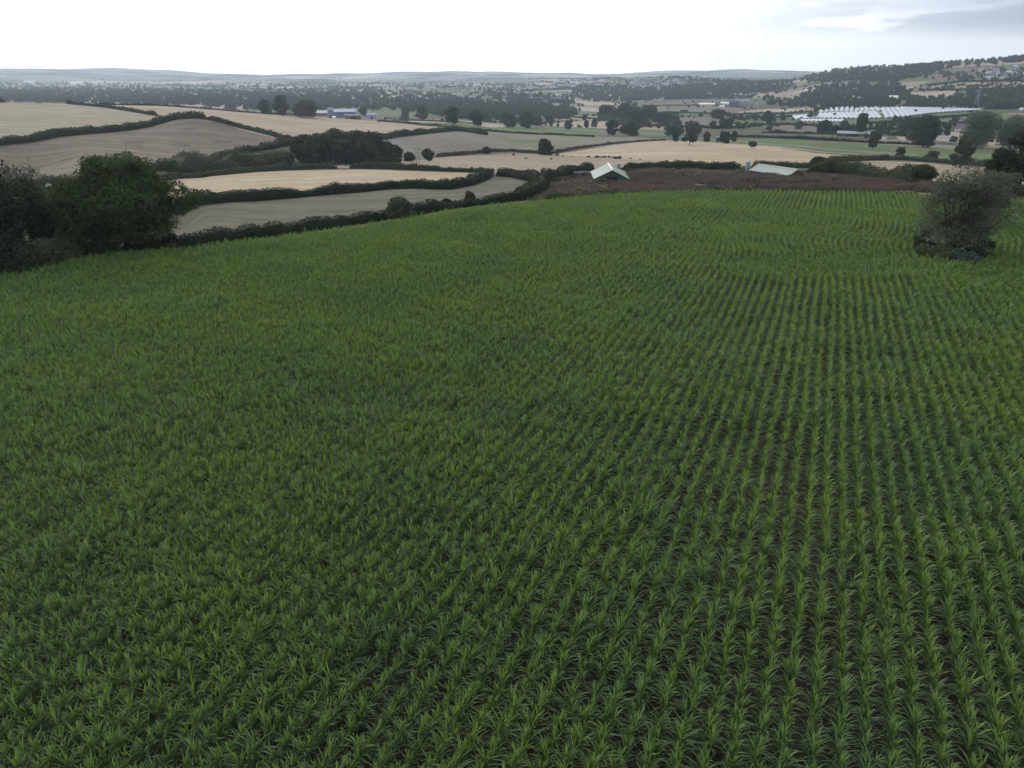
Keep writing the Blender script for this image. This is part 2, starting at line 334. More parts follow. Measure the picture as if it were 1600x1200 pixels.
rough_m = ground_mat('rough_grass', (0.075, 0.078, 0.045), 0.35, scale=4, patches=(0.12, (0.11, 0.095, 0.065), 0.55))
scrub_m = ground_mat('scrub_ground', (0.10, 0.080, 0.062), 0.35, scale=3, patches=(0.09, (0.20, 0.165, 0.125), 0.5))
straw_m = ground_mat('stubble', STRAW, 0.15, rows=0.5, patches=(0.018, (0.33, 0.275, 0.205), 0.56), tint=(0.40, 0.33, 0.24))
straw2_m = ground_mat('pale_stubble', (0.28, 0.24, 0.165), 0.12, rows=1.2, tint=(0.285, 0.25, 0.19))
straw3_m = ground_mat('pinkish_stubble', (0.33, 0.255, 0.18), 0.15, rows=1.5, tint=(0.34, 0.28, 0.20), patches=(0.010, (0.25, 0.19, 0.155), 0.55))
dull_m = ground_mat('dull_stubble', DULL, 0.14, rows=0.2, tint=(0.30, 0.25, 0.18))
fallow_m = ground_mat('fallow', FALLOW, 0.18, rows=-0.6, patches=(0.03, (0.085, 0.062, 0.052), 0.56), tint=(0.20, 0.17, 0.12))
past_m = ground_mat('dry_pasture', PAST, 0.2, rows=1.25, patches=(0.05, (0.12, 0.12, 0.085), 0.56), tint=(0.135, 0.128, 0.10))
past2_m = ground_mat('grey_pasture', (0.16, 0.14, 0.115), 0.14, tint=(0.17, 0.16, 0.12))
mixg_m = ground_mat('patchy_pasture', (0.18, 0.165, 0.12), 0.15, patches=(0.006, (0.09, 0.12, 0.055), 0.5))
green_m = ground_mat('green_pasture', GREEN, 0.2, scale=2, tint=(0.13, 0.165, 0.06))
road_m = ground_mat('road', (0.19, 0.19, 0.21), 0.08)
FIELDS = [
 pl('grass_field', 'dry grey green pasture sloping down behind the maize between two hedges', [(-60, 400), (60, 345), (250, 333), (290, 326), (400, 315), (500, 306), (560, 300), (640, 296), (700, 297), (745, 290), (770, 279), (812, 282), (832, 292), (835, 305), (828, 322), (700, 341), (600, 361), (500, 377), (400, 391), (290, 405), (60, 420)], past_m),
 pl('stubble_field', 'bright straw coloured stubble strip behind the oak', [(-60, 318), (60, 300), (265, 281), (330, 274), (400, 268), (540, 265), (640, 267), (733, 270), (722, 280), (650, 290), (612, 292), (550, 298), (425, 308), (283, 316), (60, 335)], straw_m),
 pl('fallow_field', 'bare brown sloping field below the hilltop hedge', [(-120, 236), (0, 230), (60, 224), (150, 208), (210, 202), (270, 189), (310, 186), (350, 193), (450, 219), (400, 234), (300, 262), (80, 292), (-120, 300)], fallow_m),
 pl('pale_field', 'pale greenish tan field on the top left hill', [(-300, 162), (0, 160.5), (130, 164), (200, 173), (270, 183), (245, 191), (150, 206), (60, 216), (-40, 222), (-300, 225)], straw2_m),
 pl('pinkish_field', 'long pinkish tan field running down the ridge to the copse', [(168, 164), (240, 166), (310, 170.5), (400, 177), (540, 186), (600, 190), (680, 197), (755, 206), (745, 208), (700, 204), (620, 212), (560, 217), (480, 221), (440, 218), (350, 193), (310, 184), (272, 182), (230, 176)], straw3_m),
 pl('grey_field', 'grey grass field between the copse and the field hedges', [(590, 219), (640, 211), (700, 205.5), (740, 209), (775, 212), (800, 226), (820, 238), (700, 243), (640, 250), (600, 252)], past2_m),
 pl('patchy_field', 'brown field with green patches under the green strip', [(757, 206), (870, 210), (930, 213.5), (1000, 214), (1030, 218), (940, 226), (870, 236), (830, 239), (800, 228), (775, 213)], mixg_m),
 pl('green_strip', 'long narrow green strip along the valley edge', [(590, 186), (700, 192), (790, 198), (928, 206), (920, 211), (800, 207), (740, 203), (660, 195), (600, 190)], green_m),
 pl('tan_field', 'dull tan field between copse and barn hedge', [(430, 262), (560, 259), (650, 250), (700, 245), (800, 240), (866, 241), (960, 247), (1050, 252), (1170, 259), (1050, 262), (960, 263), (890, 265), (800, 275), (770, 274), (735, 268), (640, 265), (540, 263)], dull_m),
 pl('wheat_stubble_field', 'wide straw stubble field behind the green roofed barn', [(866, 241), (930, 231), (1040, 222), (1110, 223), (1200, 230), (1325, 243), (1290, 252), (1230, 258), (1170, 259), (1050, 252), (960, 247)], straw_m),
 pl('stubble_triangle', 'tan stubble field behind the brown weedy bank at right', [(1295, 256), (1350, 250), (1440, 254), (1510, 260), (1620, 264), (1620, 290), (1520, 290), (1420, 284), (1340, 272)], dull_m),
 pl('green_meadow', 'green meadow along the road at right', [(1090, 219), (1140, 215), (1200, 218), (1300, 223), (1420, 228), (1600, 236), (1600, 252), (1485, 248), (1370, 243), (1320, 240), (1200, 228), (1100, 222)], green_m),
 pl('weedy_bank', 'rough bank of dry brown weeds around the barn', [(826, 313), (838, 300), (850, 283), (880, 270), (930, 263), (1050, 262), (1170, 264), (1290, 270), (1360, 276), (1440, 287), (1520, 292), (1620, 296), (1620, 318), (1500, 320), (1420, 312), (1300, 308), (1150, 307), (1000, 309.5), (900, 317), (826, 326)], scrub_m),
 pl('paddock', 'grey paddock in front of the polytunnels', [(1195, 195), (1260, 197), (1295, 200), (1290, 210), (1195, 208)], past2_m),
 pl('green_slope', 'green field under the white polytunnels', [(1300, 205), (1335, 196), (1400, 191), (1480, 184), (1545, 179), (1640, 178), (1640, 196), (1500, 198), (1400, 203), (1310, 209)], green_m),
 pl('brown_paddock', 'thin brown field right of the mid valley trees', [(1005, 159), (1060, 157), (1116, 156), (1118, 164), (1010, 165)], fallow_m, 900),
 pl('mauve_field', 'grey mauve field below the white barn', [(1020, 166), (1100, 165), (1165, 169), (1150, 177), (1030, 175)], past2_m, 900),
 pl('bright_strip', 'narrow bright strip below the blue barns', [(1130, 176), (1200, 170), (1270, 168), (1270, 173), (1190, 177), (1140, 179)], straw_m, 900),
 pl('lower_field', 'greyish tan field among dark tree clumps', [(1060, 183), (1130, 185), (1122, 200), (1060, 197), (1012, 194)], past2_m),
 pl('hedged_field', 'pinkish tan field in the middle of the valley', [(830, 183), (900, 180), (966, 180), (966, 189), (890, 188), (830, 185)], dull_m),
 pl('hillside_field', 'brown field high on the right hillside', [(1465, 113), (1480, 107), (1520, 103), (1562, 102), (1552, 112), (1500, 115)], fallow_m, 900),
 pl('broad_hillside_field', 'broad tan field across the right hillside', [(1436, 140), (1460, 134), (1510, 129), (1640, 128), (1640, 140), (1500, 140)], dull_m, 900),
 pl('small_hillside_field', 'small tan field on the right slope', [(1393, 134), (1400, 128), (1458, 127), (1430, 134)], straw2_m, 900),
 pl('corner_field', 'grey tan field left of the dark hillside wood', [(1200, 144), (1262, 144), (1248, 157), (1200, 155)], dull_m, 900),
 pl('town_meadow', 'light green field above the town', [(945, 126), (990, 120), (1040, 119.5), (1035, 124), (965, 131)], green_m, 1500),
 pl('valley_meadow', 'light green meadow below the town at left', [(820, 149), (850, 143), (888, 142), (885, 148), (830, 151)], green_m, 1500),
]
pal_m = [ground_mat('valley_tan', (0.36, 0.29, 0.22), 0.12), ground_mat('valley_dull', (0.21, 0.19, 0.14), 0.15), ground_mat('valley_green', (0.105, 0.13, 0.065), 0.2),
         ground_mat('valley_grass', (0.085, 0.095, 0.055), 0.2), ground_mat('valley_fallow', (0.17, 0.13, 0.105), 0.15), ground_mat('wood_floor', (0.04, 0.05, 0.03), 0.2)]
pal_p = np.array([0.22, 0.20, 0.24, 0.19, 0.10, 0.05])

def hsh(i, j, k):
    h = (i * 73856093) ^ (j * 19349663) ^ (k * 83492791); h = (h ^ (h >> 13)) * 1274126177; h = h & 0x7fffffff
    return ((h ^ (h >> 16)) & 0xffff) / 65536.0
def patch(x, y, S):
    """irregular field parcels: nearest of jittered sites -> (site hash, margin to the next parcel)"""
    a = 0.5; X = (x * math.cos(a) - y * math.sin(a)) / S; Y = (x * math.sin(a) + y * math.cos(a)) / (S * 0.72)
    I = np.floor(X).astype(np.int64); J = np.floor(Y).astype(np.int64)
    b1 = np.full(x.shape, 9e9); b2 = b1.copy(); hh = np.zeros(x.shape)
    for di in (-1, 0, 1):
        for dj in (-1, 0, 1):
            i, j = I + di, J + dj
            d = np.maximum(np.abs(X - i - 0.15 - 0.7 * hsh(i, j, 1)), np.abs(Y - j - 0.15 - 0.7 * hsh(i, j, 2))) + 0.25 * np.hypot(X - i - 0.15 - 0.7 * hsh(i, j, 1), Y - j - 0.15 - 0.7 * hsh(i, j, 2))
            n = d < b1; b2 = np.where(n, b1, np.minimum(b2, d)); hh = np.where(n, hsh(i, j, 3), hh); b1 = np.where(n, d, b1)
    return hh, (b2 - b1) * S

AZ = np.radians(np.concatenate([np.arange(-180, -44, 4.0), np.arange(-44, 44, 0.1), np.arange(44, 180.1, 4.0)]))
RG = np.concatenate([[0.3, 4, 8], np.geomspace(12, 11800, 860)])
def build_ground():
    A, D = np.meshgrid(AZ, RG, indexing='ij'); X = D * np.sin(A); Y = D * np.cos(A); Z = zfun(X, Y)
    V = np.stack([X, Y, Z], -1).reshape(-1, 3); na, nd = A.shape
    i, j = np.meshgrid(np.arange(na - 1), np.arange(nd - 1), indexing='ij'); q = (i * nd + j).ravel()
    F = np.stack([q, q + 1, q + nd + 1, q + nd], 1)[:, ::-1]
    C = V[F].mean(1); x, y = C[:, 0], C[:, 1]; d = np.hypot(x, y)
    cls = np.full(len(F), 1)                                  # 1 = rough grass
    far = d > 1000
    h1, e1 = patch(x, y, 210.0); h2, e2 = patch(x, y, 430.0)
    k = np.clip(np.searchsorted(np.cumsum(pal_p), h1), 0, 5); kf = np.clip(np.searchsorted(np.cumsum([0.30, 0.14, 0.14, 0.08, 0.06, 0.28]), h2), 0, 5); k = np.where(d > 4500, kf, k)
    cls[far] = 100 + k[far]
    mid = (d > 560) & (d <= 1000); k3 = np.clip(np.searchsorted(np.cumsum(pal_p), h1), 0, 5); k3 = np.where(k3 == 5, 3, k3); cls[mid] = 100 + k3[mid]
    done = np.zeros(len(F), bool)
    for n, (_, _, poly, _) in enumerate(FIELDS):
        P = np.array(poly); bb = (x > P[:, 0].min()) & (x < P[:, 0].max()) & (y > P[:, 1].min()) & (y < P[:, 1].max()) & ~done
        ix = np.nonzero(bb)[0]
        if len(ix):
            s = ix[inpoly(x[ix], y[ix], P)]; cls[s] = 10 + n; done[s] = True
    near = np.nonzero(d < 200)[0]; s = near[inpoly(x[near], y[near], np.array(MAIZE))]; s = s[~inpoly(x[s], y[s], np.array(ISLAND))]; cls[s] = 0
    def emit(name, sel, m, label):
        f = F[sel]
        if not len(f): return
        u, inv = np.unique(f, return_inverse=True)
        o = link(name, mesh_np(name, V[u], inv.reshape(f.shape), m, smooth=True)); tag(o, label, None, None, 'structure')
    emit('maize_soil', cls == 0, soil_m, 'dark brown soil under the maize rows')
    emit('rough_ground', cls == 1, rough_m, 'rough grass ground between the fields')
    for n, (nm, lb, _, m) in enumerate(FIELDS): emit(nm, cls == 10 + n, m, lb)
    for n, (nm, lb) in enumerate([('valley_stubble', 'tan fields scattered over the distant valley and hills'), ('valley_pasture', 'dull grey tan fields over the distant valley'), ('valley_meadows', 'green fields over the distant valley'),
                                  ('valley_grassland', 'dark grass fields over the distant valley'), ('valley_fallow', 'brown fallow fields over the distant valley'), ('woodland_floor', 'dark ground under the distant woods')]):
        emit(nm, cls == 100 + n, pal_m[n], lb)
build_ground()

# roads: ribbons laid on the ground
def ribbon(name, label, pts, w, m, lift=0.12):
    P = np.array([cast(u, v) for u, v in pts]); seg = np.hypot(*np.diff(P, axis=0).T); s = np.concatenate([[0], np.cumsum(seg)])
    q = np.arange(0, s[-1], 4.0); x = np.interp(q, s, P[:, 0]); y = np.interp(q, s, P[:, 1])
    tx, ty = np.gradient(x), np.gradient(y); l = np.hypot(tx, ty); nx, ny = -ty / l, tx / l
    Vv = []
    for k in (-1, 1):
        a, b = x + k * nx * w / 2, y + k * ny * w / 2; Vv.append(np.stack([a, b, np.maximum(zfun(a, b), zfun(x, y)) + lift], 1))
    n = len(q); V = np.concatenate(Vv); i = np.arange(n - 1); F = np.stack([i, i + n, i + n + 1, i + 1], 1)
    nz = np.cross(V[F[0, 1]] - V[F[0, 0]], V[F[0, 2]] - V[F[0, 0]])[2]
    if nz < 0: F = F[:, ::-1]
    return tag(link(name, mesh_np(name, V, F, m)), label, None, None, 'structure')
ribbon('main_road', 'grey road crossing the valley behind the stubble field', [(760, 192), (860, 200), (940, 205), (1010, 209), (1060, 213), (1120, 218), (1200, 226), (1270, 231), (1360, 238), (1440, 243)], 9, road_m)
ribbon('farm_road', 'narrow grey lane behind the meadow', [(1180, 211), (1260, 212), (1330, 213), (1400, 214), (1480, 217), (1600, 220)], 5, road_m)
# ------------------------------------------------------------------ vegetation
oak_l = leaf_mat('oak_leaves', (0.022, 0.040, 0.014), (0.054, 0.084, 0.028), 0.2)
dark_l = leaf_mat('dark_leaves', (0.014, 0.025, 0.013), (0.034, 0.050, 0.024), 0.15)
copse_l = leaf_mat('copse_leaves', (0.026, 0.034, 0.024), (0.052, 0.062, 0.038), 0.12)
olive_l = leaf_mat('olive_leaves', (0.040, 0.052, 0.028), (0.085, 0.095, 0.052), 0.2)
grey_l = leaf_mat('grey_leaves', (0.060, 0.072, 0.050), (0.12, 0.13, 0.095), 0.2)
ash_l = leaf_mat('ash_leaves', (0.032, 0.044, 0.028), (0.062, 0.076, 0.050), 0.18)
pale_l = leaf_mat('pale_leaves', (0.060, 0.078, 0.052), (0.125, 0.145, 0.10), 0.28)
hazy_l = leaf_mat('hazy_leaves', (0.075, 0.10, 0.06), (0.15, 0.18, 0.11), 0.3)
twig_m = plain('twig_bark', (0.11, 0.095, 0.08), 0.95, 0.1, 0.3, 3.0)
brown_l = leaf_mat('brown_leaves', (0.050, 0.034, 0.024), (0.10, 0.065, 0.045), 0.15)
hedge_l = leaf_mat('hedge_leaves', (0.030, 0.044, 0.020), (0.060, 0.080, 0.036), 0.15)
far_l = leaf_mat('far_leaves', (0.026, 0.038, 0.022), (0.064, 0.082, 0.040), 0.0, scale=0.01)
bark_m = plain('bark', (0.055, 0.045, 0.036), 0.95, 0.1, 0.3, 3.0, (3, 3, 0.6, 0))

def cards(C, size, rng, up=0.35, out=None, aspect=1.0):
    """leaf sprays: one bent quad (two triangles) per centre"""
    n = len(C); nrm = rng.normal(size=(n, 3))
    if out is not None: nrm = nrm * 0.75 + out
    nrm[:, 2] += up; nrm /= np.linalg.norm(nrm, axis=1)[:, None] + 1e-9
    r = rng.normal(size=(n, 3)); a = np.cross(nrm, r); a /= np.linalg.norm(a, axis=1)[:, None] + 1e-9; b = np.cross(nrm, a)
    s = (size * rng.uniform(0.6, 1.35, n))[:, None]; a = a * s * 0.5 * aspect; b = b * s * 0.5
    k = nrm * s * 0.18
    V = np.stack([C - a - b * 0.35, C + b * 1.0 - k, C + a + b * 0.3, C - b * 0.8 - k], 1).reshape(-1, 3)
    i = np.arange(n) * 4
    return V, np.stack([i, i + 3, i + 2, i + 1], 1)

def tree_mesh(seed, H, R, leaf, ncl=26, n=2500, cs=0.5, bole=0.2, shape='round', limbs=8, trunk_r=None, gap=0.0, kid=1.0, cut=None):
    """returns trunk mesh, crown mesh: height H, crown radius R"""
    rng = np.random.default_rng(seed); z0 = H * bole; ch = H - z0
    cl = []
    for i in range(ncl):
        f = (i + 0.5) / ncl; a = i * 2.39996 + rng.uniform(-0.5, 0.5)
        if shape == 'round': zc = z0 + ch * (0.12 + 0.74 * f); w = math.sin(math.pi * (0.14 + 0.80 * f)) ** 0.55
        elif shape == 'broad': zc = z0 + ch * (0.18 + 0.66 * f ** 0.9); w = (1 - 0.75 * f ** 2.2) * (0.8 + 0.2 * math.sin(f * 3))
        elif shape == 'tall': zc = z0 + ch * (0.08 + 0.84 * f); w = 0.8 * math.sin(math.pi * (0.12 + 0.84 * f)) ** 0.6
        elif shape == 'open': zc = z0 + ch * (0.10 + 0.80 * f); w = 0.62 + 0.5 * math.sin(math.pi * min(1, 0.15 + 0.72 * f))
        else: zc = ch * (0.15 + 0.62 * f); w = (1 - 0.6 * f ** 2)
        rr = R * w * rng.uniform(0.35, 0.80) * rng.uniform(0.75, 1.12)
        cr = R * rng.uniform(0.26, 0.42) * (1.35 if shape == 'tall' else 0.72 if shape == 'open' else 1)
        cl.append((rr * math.cos(a), rr * math.sin(a), min(zc + rng.uniform(-0.05, 0.05) * ch, H - cr * 0.7), cr))
    cl = np.array(cl); per = np.maximum((cl[:, 3] ** 2 / (cl[:, 3] ** 2).sum() * n).astype(int), 4)
    C, O = [], []
    for (x, y, z, r), m in zip(cl, per):
        d = rng.normal(size=(m, 3)); d[:, 2] = np.where(d[:, 2] < 0, d[:, 2] * 0.7, d[:, 2]); d /= np.linalg.norm(d, axis=1)[:, None]
        lump = 1 + 0.22 * np.sin(d[:, 0] * 5 + x) * np.sin(d[:, 1] * 5 + y) + 0.15 * np.sin(d[:, 2] * 7 + z)
        rad = r * rng.uniform(0.45, 1.0, m) ** (0.5) * lump
        C.append(np.stack([x + d[:, 0] * rad, y + d[:, 1] * rad, z + d[:, 2] * rad * 0.78], 1)); O.append(d)
    C = np.concatenate(C); O = np.concatenate(O)
    if gap > 0:
        g = np.sin(C[:, 0] * 2.2 / R * 3 + seed) * np.sin(C[:, 1] * 2.0 / R * 3) + np.sin(C[:, 2] * 2.6 / R * 3 + seed * 0.7); k = g > -1.6 + gap; C, O = C[k], O[k]
    if cut is not None: k = cut(C); C, O = C[k], O[k]
    C[:, 2] = np.maximum(C[:, 2], 0.1)
    V, F = cards(C, np.full(len(C), cs), rng, 0.4, O * 0.9)
    crown = mesh_np('crown', V, F, leaf)
    t = MB(); tr = trunk_r or H * 0.028; tops = z0 + ch * 0.55
    P = [(0, 0, -0.4), (rng.uniform(-.1, .1), rng.uniform(-.1, .1), z0 * 0.6), (rng.uniform(-.2, .2), rng.uniform(-.2, .2), z0 + ch * 0.15), (rng.uniform(-.3, .3), rng.uniform(-.3, .3), tops)]
    t.tube(P, [tr * 1.5, tr, tr * 0.8, tr * 0.25], 7)
    for i in np.linspace(0, ncl - 1, limbs).astype(int) if limbs else ():
        e = cl[i, :3]; s = np.array([0, 0, z0 * rng.uniform(0.7, 1.0) + ch * 0.12 * rng.uniform(0, 1.4)]); md = s * 0.45 + e * 0.55 + np.array([0, 0, -0.06 * H]) * (0.5 if shape == 'tall' else 1)
        md[2] = max(md[2], s[2]); t.tube([s, md, e], [tr * 0.5, tr * 0.33, tr * 0.1], 5)
        for _ in range(3):
            q = e + rng.normal(size=3) * cl[i, 3] * 0.6; t.tube([md * 0.4 + e * 0.6, q], [tr * 0.16, tr * 0.05], 4)
    return t.mesh('trunk', bark_m, True), crown
def tree(name, label, cat, loc, tm, group=None, rz=0.0, s=None):
    e = bpy.data.objects.new(name, None); COL.objects.link(e); e.empty_display_size = 0.5
    e.location = loc; e.rotation_euler = (0, 0, rz)
    if s: e.scale = s if isinstance(s, (tuple, list)) else (s, s, s)
    tag(e, label, cat, group)
    if tm[0] is not None: link('trunk', tm[0], e)
    link('crown', tm[1], e); return e
def bush_mesh(seed, H, R, leaf, n=1500, cs=0.3, ncl=12, kx=1.0):
    rng = np.random.default_rng(seed); C, O = [], []
    for i in range(ncl):
        a = rng.uniform(0, 6.28); rr = R * math.sqrt(rng.uniform(0, 0.5)); cr = R * rng.uniform(0.35, 0.55); zc = rng.uniform(0.15, 0.62) * H * (1 - 0.35 * rr / R)
        m = n // ncl; d = rng.normal(size=(m, 3)); d /= np.linalg.norm(d, axis=1)[:, None]; rad = cr * rng.uniform(0.5, 1, m) ** 0.5 * (1 + 0.2 * np.sin(6 * d[:, 0] + i) * np.sin(5 * d[:, 2]))
        C.append(np.stack([kx * (rr * math.cos(a)) + d[:, 0] * rad, rr * math.sin(a) + d[:, 1] * rad, np.abs(zc + d[:, 2] * rad * H / (2.1 * R))], 1)); O.append(d)
    C = np.concatenate(C); O = np.concatenate(O); V, F = cards(C, np.full(len(C), cs), rng, 0.5, O)
    return mesh_np('bush', V, F, leaf)
def one(name, label, cat, me, loc, group=None, rz=0.0, s=None): return tag(link(name, me, None, loc, rz, s), label, cat, group)

# --- hedges: leafy banks that follow a line on the ground
def vn1(q, s, sd=0):
    i = np.floor(q / s).astype(np.int64); f = q / s - i; f = f * f * (3 - 2 * f); return hsh(i, i * 0 + sd, 5) * (1 - f) + hsh(i + 1, i * 0 + sd, 5) * f
def hedge(label, pts, h, w=None, leaf=None, seed=0, rag=0.38, name='hedge', top=0.0, dmin=12.0, group='hedges between the fields'):
    w = w or h * 0.9; leaf = leaf or hedge_l; rng = np.random.default_rng(seed + 77)
    P = np.array([cast(u, v, dmin) for u, v in pts]); s = np.concatenate([[0], np.cumsum(np.hypot(*np.diff(P, axis=0).T))]); Ln = s[-1]
    mpp = np.median(np.hypot(P[:, 0], P[:, 1])) / FPX; cs = min(max(1.6 * mpp, 0.24), 1.6)
    ncard = int(min(Ln * (2 * h + w) / cs ** 2 * 1.7, 40000))
    q = rng.uniform(0, Ln, ncard); ph = rng.uniform(0, 6, 4)
    def hh(q): return h * (1 + rag * (1.1 * (vn1(q, 7.3, seed) - 0.5) + 0.8 * (vn1(q, 2.3, seed + 50) - 0.5) + 0.6 * (vn1(q, 0.9, seed + 90) - 0.5) + 1.2 * np.maximum(0, vn1(q, 17, seed + 140) - 0.72) * 3.5)) + top
    x0 = np.interp(q, s, P[:, 0]); y0 = np.interp(q, s, P[:, 1])
    tx = np.interp(q + 1, s, P[:, 0]) - np.interp(q - 1, s, P[:, 0]); ty = np.interp(q + 1, s, P[:, 1]) - np.interp(q - 1, s, P[:, 1]); l = np.hypot(tx, ty) + 1e-6; nx, ny = -ty / l, tx / l
    a = rng.uniform(-0.15, math.pi + 0.15, ncard); r = rng.uniform(0.84, 1.03, ncard); tq = np.clip(np.minimum(q, Ln - q) / (1.2 * h), 0.12, 1) ** 0.6
    lat = np.sign(np.cos(a)) * np.abs(np.cos(a)) ** 0.6 * w / 2 * r * tq; zz = np.maximum(np.abs(np.sin(a)) ** 0.5 * r, 0.02) * hh(q) * tq
    zz = np.where(rng.uniform(size=ncard) < 0.3, zz * rng.uniform(0, 1, ncard), zz)
    X, Y = x0 + nx * lat, y0 + ny * lat; Z = zfun(x0, y0) + zz
    O = np.stack([nx * np.cos(a), ny * np.cos(a), np.sin(a)], 1)
    V, F = cards(np.stack([X, Y, Z], 1), np.full(ncard, cs), rng, 0.25, O)
    # woody core so that no daylight shows through the foot
    qc = np.arange(0, Ln, max(1.0, cs * 2)); xc = np.interp(qc, s, P[:, 0]); yc = np.interp(qc, s, P[:, 1]); gx, gy = np.gradient(xc), np.gradient(yc); l = np.hypot(gx, gy) + 1e-9; gx, gy = -gy / l, gx / l
    K = [(-0.34, -0.3), (-0.38, 0.5), (-0.18, 0.82), (0.18, 0.82), (0.38, 0.5), (0.34, -0.3)]; H = hh(qc); tc_ = np.clip(np.minimum(qc, Ln - qc) / (1.2 * h), 0.0, 1) ** 0.6; H = H * tc_
    VC = np.stack([np.stack([xc + gx * k * w * tc_, yc + gy * k * w * tc_, zfun(xc, yc) + kz * H], 1) for k, kz in K], 1).reshape(-1, 3); n = len(qc)
    FC = np.array([(i * 6 + j, i * 6 + j + 1, i * 6 + 7 + j, i * 6 + 6 + j) for i in range(n - 1) for j in range(5)]) if n > 1 else np.zeros((0, 4), int)
    org = np.array([P[:, 0].mean(), P[:, 1].mean(), 0]); org[2] = float(zfun(org[0], org[1]))
    me = mesh_np(name, np.concatenate([V, VC]) - org, np.concatenate([F, FC + len(V)]) if len(FC) else F, leaf)
    return tag(link(name, me, None, tuple(org)), label, 'hedge', group)

hedge('low dark hedge along the near edge of the maize below the grey pasture', [(270, 392), (330, 384), (400, 373), (500, 360), (600, 344), (700, 327), (770, 318), (828, 311)], 1.7, 2.4, seed=1, rag=0.45, leaf=dark_l)
hedge('thick trimmed hedge in front of the bright stubble strip', [(255, 324), (330, 319), (400, 313), (500, 305), (560, 300), (610, 295), (650, 294), (700, 296), (735, 289), (755, 281), (768, 272)], 2.0, 2.6, seed=2, rag=0.35, leaf=dark_l)
hedge('thin hedge along the back of the bright stubble strip with a gateway', [(255, 283), (330, 275), (400, 269), (470, 265), (528, 263.5)], 1.7, seed=3)
hedge('thin hedge from the pale gateway to the corner of the bright stubble strip', [(546, 263.5), (620, 265), (680, 267), (740, 269), (766, 271)], 1.7, seed=4)
hedge('green hedge running down from the tan field corner to the maize edge', [(777, 275), (806, 277), (834, 283), (848, 290), (842, 300), (828, 308), (812, 314)], 2.2, 3.6, seed=5, rag=0.4, leaf=dark_l)
hedge('dark ragged hedge along the top of the brown fallow field', [(-60, 230), (0, 226), (50, 221), (90, 213), (150, 208), (210, 202), (250, 193), (272, 187), (310, 185), (322, 187)], 3.3, 5, seed=6, rag=0.45, leaf=dark_l)
hedge('thin hedge falling from the hilltop bend along the brown fallow field', [(322, 187), (350, 193), (400, 206), (440, 216), (470, 221)], 2.6, seed=7, rag=0.4)
hedge('thin hedge on the skyline of the pale field', [(-200, 162), (0, 160.5), (60, 161.5), (110, 163), (165, 168), (215, 176), (245, 181)], 2.4, seed=8, rag=0.5, leaf=dark_l)
hedge('thin skyline hedge behind the pinkish field', [(150, 163.5), (230, 165), (310, 169.5), (400, 177), (470, 181)], 1.5, seed=9, rag=0.5, leaf=dark_l)
hedge('dark hedge along the lower edge of the pinkish field right of the copse', [(585, 220), (620, 214), (660, 209.5), (700, 205.5), (725, 206), (745, 209), (762, 211)], 3.6, 4.5, seed=10, leaf=dark_l)
hedge('tall shrubby hedge between brown fallow field and bright stubble strip', [(235, 268), (280, 269), (340, 264), (400, 260), (455, 252)], 4.4, 8, seed=11, rag=0.6, leaf=hedge_l)
hedge('grey green shrubby hedge climbing towards the copse', [(330, 250), (380, 240), (420, 233), (468, 225)], 3.0, 5, seed=12, rag=0.5, leaf=dark_l)
hedge('thin hedge above the dull tan field', [(680, 245), (715, 243), (730, 241), (800, 237), (850, 240)], 1.8, seed=13, rag=0.3, leaf=brown_l)
hedge('low dark hedge rising behind the lone leaning tree', [(862, 240), (900, 232.5), (960, 225), (1040, 219.5)], 1.6, seed=14, leaf=brown_l)
hedge('dark bramble hedge left of the green roofed barn', [(850, 282), (880, 275), (905, 270), (926, 268)], 2.2, 3.6, seed=15, rag=0.5, leaf=dark_l)
hedge('long dark hedge behind the weedy bank between the two green roofs', [(972, 266), (1000, 264), (1050, 264), (1110, 266), (1160, 268)], 2.8, 3.5, seed=16, rag=0.35, leaf=dark_l)
hedge('dark hedge behind the low green roof', [(1175, 263), (1215, 262), (1260, 262), (1300, 262)], 2.2, 4, seed=17, rag=0.4, leaf=hedge_l)
hedge('hedge between the wide stubble field and the tan field at right', [(1268, 259), (1290, 255), (1340, 251), (1388, 249)], 2.4, 3, seed=18)
hedge('ragged hedge along the near side of the tan field at right', [(1262, 272), (1300, 272), (1345, 276), (1390, 282), (1428, 288)], 3.0, 4, seed=19, rag=0.6)
hedge('hedge behind the tan field at right beside the road', [(1372, 249), (1410, 250), (1450, 253), (1500, 257), (1560, 262), (1620, 265)], 2.6, 3.5, seed=20, rag=0.5)
hedge('thin dark hedge below the long green strip', [(590, 190), (660, 196), (740, 204), (800, 208), (870, 211), (930, 214)], 1.8, 3, seed=21)
hedge('thin hedge above the long green strip', [(600, 185), (680, 190), (740, 194)], 1.8, 3, seed=22)
hedge('hedge beside the road above the green meadow', [(1130, 214), (1180, 215), (1240, 217), (1300, 220), (1370, 224), (1450, 228)], 2.4, 4, seed=23, rag=0.5, leaf=dark_l)
hedge('dark hedge in front of the farm at right', [(1170, 196), (1230, 195), (1290, 198)], 2.6, 5, seed=24, rag=0.5, leaf=dark_l)
hedge('long dark hedge below the grey paddock', [(1190, 208), (1250, 209), (1320, 210), (1400, 212), (1460, 214)], 2.6, 5, seed=25, rag=0.5, leaf=dark_l)
hedge('dark hedge along the foot of the white polytunnels', [(1345, 194), (1385, 192), (1440, 187), (1500, 182), (1545, 179)], 2.6, 4, seed=26, rag=0.4, leaf=dark_l)
hedge('hedge under the green field below the polytunnels', [(1300, 206), (1350, 203), (1400, 203), (1450, 199), (1500, 193), (1530, 191)], 2.2, 4, seed=27, rag=0.4, leaf=dark_l)
hedge('thin dark hedge across the tan valley field', [(870, 182), (920, 185), (965, 190)], 2.0, 4, seed=28, leaf=dark_l)
